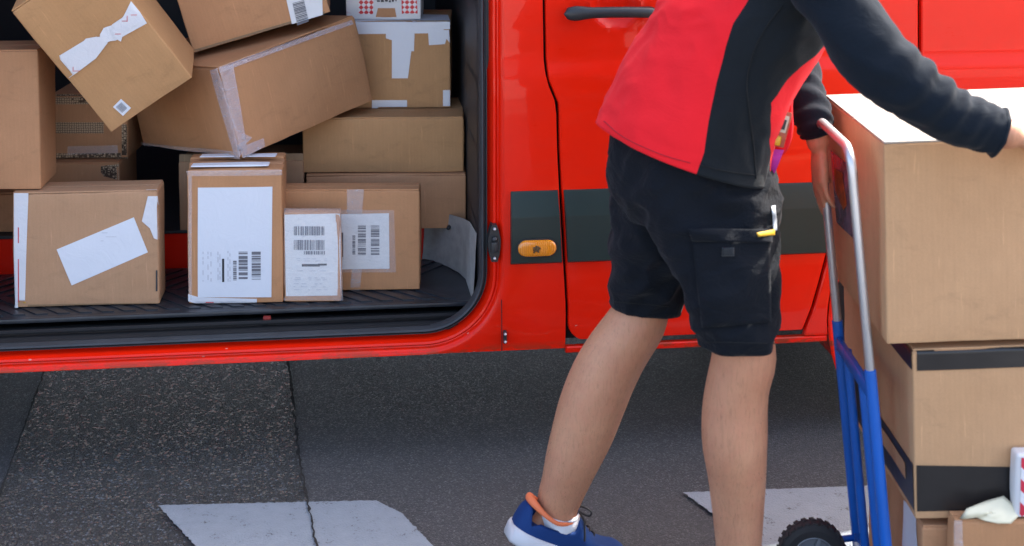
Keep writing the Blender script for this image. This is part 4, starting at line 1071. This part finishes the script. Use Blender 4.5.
def cloth(name,col,rough=.85,weave=900,var=.2,bs=.15,fold=.35,sheen=.2):
    t=NT(name); a=t.noise(5,4,.6); f=t.noise(weave,2); w=t.noise(11,5,.6,t.mapping((1,1,1.6),(.3,.6,.2)),.8); m_=t.noise(46,5,.7)
    c=t.mix(t.ramp(a,[(.3,0.),(.7,1.)]),col,tuple(x*(1-var) for x in col)); c=t.mix(t.math('MULTIPLY',f,.25),c,tuple(min(1,x*1.6+.004) for x in col))
    t.set(Base_Color=c,Roughness=rough,Specular_IOR_Level=.18,Sheen_Weight=sheen,Sheen_Roughness=.5,Normal=t.bump(w,fold,.012,t.bump(m_,.15,.002,t.bump(f,bs,.0006)))); return t.m
SHORT=cloth('navy_black_cotton',(.003,.0048,.0085),.85,900,.2,.15,.95,.05); NAVY=cloth('navy_black_fleece',(.0045,.0085,.0145),.95,500,.2,.25,.3,.06); JBLK=cloth('charcoal_fleece',(.0085,.011,.0135),.95,500,.2,.3,.3,.06)
JRED=cloth('crimson_fleece',(.76,.014,.021),.95,500,.08,.22,.22,.03)
shorts=link('shorts',me,SHORT,person,True)
so=shorts.modifiers.new('s','SOLIDIFY'); so.thickness=.003; so.offset=-1
# hem band stitching & pocket: sheets shrink-fitted by ray casting onto the shorts
dg=bpy.context.evaluated_depsgraph_get(); dg.update()
from mathutils.bvhtree import BVHTree
sb=BVHTree.FromObject(shorts,dg)   # local (person) coordinates
def onto(bvh,px,py,off,fallbackY=2.7):
    o=CAM-PO; d=ray(px,py).normalized(); h=bvh.ray_cast(o,d)
    if h[0] is None: p=W(px,py,fallbackY)-PO; return p
    return h[0]-d*off
def drape(bvh,quad,name,mat,parent,off=.004,nx=14,ny=14,solid=.0015,fb=2.7):
    bm=bmesh.new(); a,b,c,d=[Vector((*q,0)) for q in quad]; rows=[]
    for j in range(ny+1):
        r=[]
        for i in range(nx+1):
            p=a.lerp(b,i/nx).lerp(d.lerp(c,i/nx),j/ny); r.append(onto(bvh,p.x,p.y,off,fb))
        rows.append(r)
    for _ in range(2):   # relax
        rows=[[(rows[j][i]*2+rows[j][max(i-1,0)]+rows[j][min(i+1,nx)])/4 for i in range(nx+1)] for j in range(ny+1)]
    quadgrid(bm,rows); o=fin(bm,name,mat,parent,True,0); m=o.modifiers.new('s','SOLIDIFY'); m.thickness=solid; m.offset=0; return o
pk=drape(sb,[(690,243),(772,236),(773,322),(700,328)],'pocket',SHORT,shorts,.007,16,16,.003)
drape(sb,[(686,229),(774,229),(774,243),(690,241)],'pocket_flap',SHORT,shorts,.013,18,6,.003)
drape(sb,[(720,248),(736,247.5),(736,256),(720,256.5)],'sewn_patch',cloth('grey_patch',(.020,.023,.027)),shorts,.0105,4,4,.001)
drape(sb,[(755,233),(776,229),(776.5,235),(757,237)],'yellow_tag',plain('yellow_webbing',(.62,.36,.02),.6),shorts,.017,6,2,.001)
drape(sb,[(771,206),(776,205),(778,230),(773,232)],'pale_edge_strip',plain('pale_strip',(.5,.55,.6),.3),shorts,.010,3,8,.001)  # pale grey strip along the front edge of the shorts
drape(sb,[(704,341.5),(776,343),(776,344),(704,342.5)],'hem_stitching',plain('black_stitching',(.004,.005,.006),.9),shorts,.0035,24,1,.0006)  # near-black stitch line along the near hem
drape(sb,[(614,301),(671,306),(671,307),(614,302)],'hem_stitching',plain('black_stitching_far',(.004,.005,.006),.9),shorts,.0035,20,1,.0006,2.95)  # near-black stitch line along the far hem
# ---- jacket: loft along the leaning trunk; seams follow mesh columns
jr=[ # t along trunk(m), back px,py , front px,py
 (598,124,769,177),(606,103,768,156),(621,74,770,130),(638,43,786,98),(653,19,808,60),(665,1,822,33),(682,-22,830,2),(690,-50,836,-30),(712,-82,838,-62),(745,-108,836,-95),(775,-122,826,-118)]
sideR=[.205,.200,.195,.195,.198,.200,.205,.205,.18,.12,.08]
seam_b=[117,115,119,126,133,137,138,138,138,138,138]; seam_f=[48,50,66,84,76,56,46,40,40,40,40]
def jring(k,n1=26,n2=30):
    pass
rings=[]
for (x0,y0,x1,y1),sr,sb_,sf in zip(jr,sideR,seam_b,seam_f):
    Y=2.86+(.0 if y0>0 else .01); a=W(x0,y0,Y); b_=W(x1,y1,Y); c=(a+b_)/2; u=(b_-a); hw=u.length/2; u.normalize()
    # yawed ellipse: forward axis u turned by PSI, radius chosen so the outline keeps its width
    fwd=(u*math.cos(PSI)+Vector((0,1,0))*math.sin(PSI)).normalized(); sd=(u*math.sin(PSI)-Vector((0,1,0))*math.cos(PSI)).normalized()
    q=hw*hw-(sr*math.sin(PSI))**2; bb=math.sqrt(max(q,.006))/math.cos(PSI)
    rings.append((c,fwd,sd,bb,sr,sb_,sf))
# interpolate rings
def lerpR(k):
    i=min(int(k),len(rings)-2); f=k-i; f=f; A,B=rings[i],rings[i+1]
    return tuple(a.lerp(b,f) if isinstance(a,Vector) else a*(1-f)+b*f for a,b in zip(A,B))
bm=bmesh.new(); rows=[]; NR=90
NA=[30,40,30,40,50] # columns per zone
for k in range(NR+1):
    c,fw,sd,bb,sr,sb_,sf=lerpR(k/NR*(len(rings)-1)); row=[]
    zones=[(-sf,sf,28),(sf,sb_,30),(sb_,360-sb_,44),(360-sb_,360-sf,30)]
    for a0,a1,n in zones:
        for i in range(n):
            a=R(a0+(a1-a0)*i/n); v=c+fw*(bb*math.cos(a))+sd*(sr*math.sin(a)); nn=(fw*math.cos(a)+sd*math.sin(a)).normalized()
            h=k/NR
            dsp=.007*(noise.noise(Vector((a*1.6,h*7,1)))) +.005*(1-2*abs(noise.noise(Vector((a*3.2+h*5,h*9-a*1.2,5)))))*(.4+h)+.004*noise.noise(v*13)
            row.append(pl_(v+nn*dsp))
    rows.append(row)
# hem lip folds under
hem=[p+pl_(PO)*0 for p in rows[0]]; cen=sum(rows[0],Vector())/len(rows[0])
inner=[p.lerp(cen,.05)+ax_*.004 for p in rows[0]]; inner2=[p.lerp(cen,.12)+ax_*.03 for p in rows[0]]
low=[p.lerp(cen,.012)-Vector((0,0,.001)) for p in rows[0]]
rows=[inner2,inner,low]+rows
vs,fs=quadgrid(bm,rows,True)
ncol=len(rows[0])
for idx,f in enumerate(fs):
    j=idx%ncol
    f.material_index=0 if j<28 else 1 if j<58 else 0 if j<102 else 1
jacket=fin(bm,'jacket',[JRED,JBLK],person,True,0)
# collar
bm=bmesh.new(); tube(bm,[pl_(sh-ax_*.03),pl_(sh+ax_*.05)],[.085,.075],24,False); o=fin(bm,'collar',JBLK,jacket,True); m=o.modifiers.new('s','SOLIDIFY'); m.thickness=.006
# sleeves
def sleeve(L,name,wrf,mat,kk=14,n=48):
    p,r=chainp(L); bm=bmesh.new()
    vs=tube(bm,[pl_(x) for x in p],r,n,False,UP,1.,0,wrf,kk)
    # cuff edge folds inwards
    last=[v.co.copy() for v in vs[-1]]; cen=sum(last,Vector())/len(last); prev=[v.co.copy() for v in vs[-4]]; pc=sum(prev,Vector())/len(prev); back=(pc-cen)
    quadgrid(bm,[last,[q.lerp(cen,.06)-back*.05 for q in last],[q.lerp(cen,.14)+back*.1 for q in last],[q.lerp(cen,.16)+back*1.2 for q in last]],True)
    f0=[v for v in vs[0]]; bm.faces.new(f0)
    return fin(bm,name,mat,jacket,True)
def wr_n(t,a,v):
    up=math.cos(a)     # side=UP so cos(a)=1 on top
    env=math.exp(-((t-.62)/.16)**2); ph=t*84+math.sin(a*1.1+t*7)*1.2+noise.noise(v*7)*3.0
    r=.0055*env*(math.sin(ph))*(.12+.88*max(0,up+.1)/1.1) ; r+=.0035*noise.noise(v*12)+.0035*(1-2*abs(noise.noise(Vector((t*9+a*.8,a*1.1,t*4)))))
    if t>.955: r+=.002
    return r
sleeve([(772,-88,2.78,34),(797,-56,2.68,36),(820,-22,2.63,35),(840,8,2.60,34),(866,46,2.565,35.5),(893,74,2.54,34),(920,95,2.53,30),(950,114,2.525,27.5),(976,124,2.525,25.5),(990,130,2.525,24.5),(999,133,2.525,24)],'sleeve',wr_n,NAVY)
def wr_f(t,a,v): return .006*noise.noise(v*15)+.004*math.sin(t*60+a*1.5+noise.noise(v*10)*4)*math.exp(-((t-.75)/.22)**2)
sleeve([(765,-90,2.98,32),(772,-55,3.02,33),(778,0,3.05,31),(786,50,3.05,30),(797,84,3.02,26),(808,110,2.975,21),(815,128,2.95,17.5),(817,134,2.947,17)],'sleeve',wr_f,NAVY,10,32)
JB2=BVHTree.FromObject(jacket,bpy.context.evaluated_depsgraph_get())
def seam_line(bvh,pts,name,mat,parent,w=.0016,off=.0015):
    P=[onto(bvh,q[0],q[1],off,2.75) for q in smoothpts(pts,8)]; bm=bmesh.new(); tube(bm,P,w,6); return fin(bm,name,mat,parent,True)
SEAMM=plain('black_seam',(.003,.004,.005),.9); SEAMR=plain('red_stitching',(.42,.010,.02),.9)  # near-black lines for the dark panel seams, red for the back hem
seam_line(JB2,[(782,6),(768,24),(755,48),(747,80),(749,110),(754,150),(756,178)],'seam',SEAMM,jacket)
seam_line(JB2,[(604,121),(625,138),(660,154),(690,163)],'seam',SEAMR,jacket,.0011)
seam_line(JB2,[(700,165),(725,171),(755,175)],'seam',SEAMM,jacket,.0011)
# open front edge of the jacket with badge holder and lining
jb=BVHTree.FromObject(jacket,bpy.context.evaluated_depsgraph_get())
bm=bmesh.new(); Pf=[W(*p) for p in ((821,36,2.87),(806,66,2.83),(793,98,2.80),(793,128,2.80),(788,148,2.80),(776,160,2.80))]
rws=[]
for q in smoothpts([tuple(pl_(p)) for p in Pf],5):
    q=Vector(q); rws.append([q+Vector((-.045,.03,.0)),q+Vector((-.022,.0,.002)),q+Vector((-.006,-.008,.003)),q+Vector((.0,-.004,0)),q+Vector((-.004,.012,-.002)),q+Vector((-.04,.05,-.002))])
quadgrid(bm,rws); o=fin(bm,'front_edge',JRED,jacket,True); 
bm=bmesh.new(); c=pl_(W(782,129,2.76)); Mx=Matrix.Translation(c)@Matrix.Rotation(R(14),4,'Y')
box(bm,-.0125,.0125,-.003,.003,-.036,.036,.003,Mx); bd=fin(bm,'badge_holder',plain('orange_red_holder',(.50,.10,.05),.35,0,0,10,.5,50),person)
bm=bmesh.new(); box(bm,-.0075,.0075,-.0048,-.0031,-.006,.028,.001,Mx); fin(bm,'card',plain('cream_card',(.62,.55,.42),.4),bd)
bm=bmesh.new(); box(bm,-.004,.004,-.0058,-.0050,.0,.020,.0005,Mx); fin(bm,'card_print',INK,bd)
bm=bmesh.new(); box(bm,-.0095,.003,-.0055,-.0031,-.033,-.014,.003,Mx); fin(bm,'yellow_clip',plain('yellow_clip',(.70,.40,.02),.35),bd)
bm=bmesh.new(); quadgrid(bm,[[pl_(W(763,148,2.80)),pl_(W(784,150,2.79))],[pl_(W(765,162,2.79)),pl_(W(779,163,2.785))],[pl_(W(768,176,2.79)),pl_(W(771,182,2.79))]]); o=fin(bm,'lining',cloth('magenta_lining',(.42,.03,.30),.7),person,True); m=o.modifiers.new('s','SOLIDIFY'); m.thickness=.003
# ---- shoes
SHB=cloth('blue_mesh_upper',(.009,.038,.145),.7,300,.25,.35,.1,0.); SOLE=plain('white_foam_sole',(.62,.60,.60),.55,0,.3,60); ORG=plain('orange_collar',(.85,.20,.07),.7,0,.2,300); SOCK=cloth('white_sock',(.70,.68,.69),.9,300,.1,.4,.1,0); LACE=plain('black_lace',(.012,.012,.014),.8)
def shoe(M,bend):
    M2=PI_@M
    def B(p):   # toe bend back to the floor
        x,y,z=p; x=x if x<.12 else .12+(x-.12)*.88; p=(x,y,z)
        if x>.19 and bend: a=bend*min(1,(x-.19)/.05); dx=x-.19; p=(.19+dx*math.cos(a)-(z)*math.sin(-a)*0, y, z+dx*math.sin(a))
        return M2@Vector(p)
    sec=[(-.004,.020,.060),(.004,.030,.082),(.02,.041,.086),(.045,.046,.082),(.075,.047,.080),(.10,.047,.086),(.122,.046,.094),(.145,.046,.084),(.17,.047,.068),(.20,.048,.058),(.235,.046,.050),(.262,.038,.043),(.280,.024,.036),(.286,.010,.030)]
    sec=smoothpts([(a,b,c) for a,b,c in sec],3)
    bm=bmesh.new(); rws=[]
    for x,hw,top in sec:
        row=[]
        for j in range(25):
            a=math.pi*j/24; e=.72
            y=math.cos(a); z=math.sin(a); yy=hw*(abs(y)**e)*(1 if y>0 else -1); hh=.020+(top-.020)*(z**.62)
            # opening: dip the crown around the ankle
            if .014<x<.120 and abs(yy)<.040: hh=min(hh,.050)
            row.append(B((x,yy,hh)))
        rws.append(row)
    vs,_=quadgrid(bm,rws); bm.faces.new(vs[0]); bm.faces.new(vs[-1]); sh_=fin(bm,'shoe',SHB,person,True,0)
    bm=bmesh.new(); rws=[]
    for x,hw,top in sec:
        k=1.07; xx=.14+(x-.14)*1.03; th=.034-.008*min(1,max(0,x/.2)); lo=.0+max(0,(x-.24))*.12; w_=hw*k+.002
        rws.append([B((xx,-w_*.9,lo)),B((xx,-w_-.002,lo+.006)),B((xx,-w_-.001,th*.75)),B((xx,-w_+.004,th)),B((xx,0,th-.004)),B((xx,w_-.004,th)),B((xx,w_+.001,th*.75)),B((xx,w_+.002,lo+.006)),B((xx,w_*.9,lo)),B((xx,0,lo))])
    vs,_=quadgrid(bm,rws,True); bm.faces.new(vs[0]); bm.faces.new(vs[-1]); fin(bm,'sole',SOLE,sh_,True)
    bm=bmesh.new(); P=[]
    for i in range(33):
        a=2*math.pi*i/32; x=.069+.057*math.cos(a); y=.0465*math.sin(a); z=.075+.018*max(0,-math.cos(a))**1.5+.018*max(0,math.cos(a))**1.5
        P.append(B((x-.003*max(0,-math.cos(a))**2,y,z)))
    tube(bm,P,[.0046+.0048*max(0,-math.cos(2*math.pi*i/32))**3 for i in range(33)],10,False); fin(bm,'shoe_collar',ORG,sh_,True)
    bm=bmesh.new(); tube(bm,[B((.100,0,.092)),B((.13,0,.092)),B((.17,0,.072))],[.018,.020,.016],12,True,(0,1,0),.4) if False else None
    tube(bm,[B((.126,0,.078)),B((.121,0,.102)),B((.119,0,.116))],[.019,.018,.014],14,True,(1,0,0),.30); fin(bm,'tongue',SHB,sh_,True); bm=bmesh.new()
    for i in range(5):
        x=.118+i*.017; z=.094-.0085*i-(.0 if i else 0)
        P=[B((x-.004,-.024,z-.014)),B((x,-.014,z-.001)),B((x+.004,0,z+.004)),B((x,.014,z-.001)),B((x-.004,.024,z-.014))]; tube(bm,P,.0022,6,True,None,1,0,None,3)
    for s in (-1,1):
        P=[B((.113,0,.100)),B((.120,s*.020,.116)),B((.140,s*.034,.117)),B((.142,s*.028,.104)),B((.118,s*.008,.101))]; tube(bm,P,.0022,6,True,None,1,0,None,4)
        P=[B((.113,s*.002,.101)),B((.128,s*.030,.098)),B((.140,s*.043,.074)),B((.146,s*.047,.058))]; tube(bm,P,.0022,6,True,None,1,0,None,4)
    fin(bm,'lace',LACE,sh_,True)
shoe(Mf,R(17)); shoe(Mn,0)
for L,kk in ((far,-3),(near,-3)):
    p,r=chainp(L); P=[pl_(x) for x in p[kk-0:]]; rr_=r[kk:]
    bm=bmesh.new(); a=P[0].lerp(P[1],.75); e=P[2]+(P[2]-P[1])*1.0
    tube(bm,[a,P[1],P[2],e],[rr_[0]-.0015,rr_[1]+.0035,rr_[1]+.001,.024],24,False,None,1,0,None,3); o=fin(bm,'sock',SOCK,person,True); m=o.modifiers.new('s','SOLIDIFY'); m.thickness=.002
# ------------------------------------------------------------------ CAMERA, LIGHT
cam=bpy.data.cameras.new('camera'); co=bpy.data.objects.new('camera',cam); C.objects.link(co); co.location=CAM; co.rotation_euler=(math.pi/2-PITCH,0,0)
cam.sensor_width=36; cam.lens=FPX/1024*36; cam.shift_y=(PPY-273)/1024; cam.clip_end=2000; cam.clip_start=.05
cam.dof.use_dof=True; cam.dof.focus_distance=3.62; cam.dof.aperture_fstop=4.2
sc.camera=co
EL=R(52); AZ=R(56)
sv=Vector((math.sin(AZ)*math.cos(EL),math.cos(AZ)*math.cos(EL),math.sin(EL)))
sun=bpy.data.lights.new('sun','SUN'); sun.energy=2.5; sun.angle=R(.5); sun.color=(1,.95,.88); so=bpy.data.objects.new('sun',sun); C.objects.link(so)
so.rotation_euler=(-sv).to_track_quat('-Z','Y').to_euler()
w=bpy.data.worlds.new('World'); sc.world=w; w.use_nodes=True; nt=w.node_tree; bg=nt.nodes['Background']; sky=nt.nodes.new('ShaderNodeTexSky'); sky.sky_type='NISHITA'; sky.sun_disc=False
sky.sun_elevation=EL; sky.sun_rotation=AZ; sky.dust_density=4.0; sky.air_density=.8; sky.ozone_density=.3; nt.links.new(sky.outputs[0],bg.inputs[0]); bg.inputs[1].default_value=.15
sc.view_settings.view_transform='Standard'; sc.view_settings.look='None'; sc.view_settings.gamma=1; sc.view_settings.exposure=2.25
sc.cycles.use_adaptive_sampling=True; sc.cycles.use_denoising=True; sc.cycles.max_bounces=8
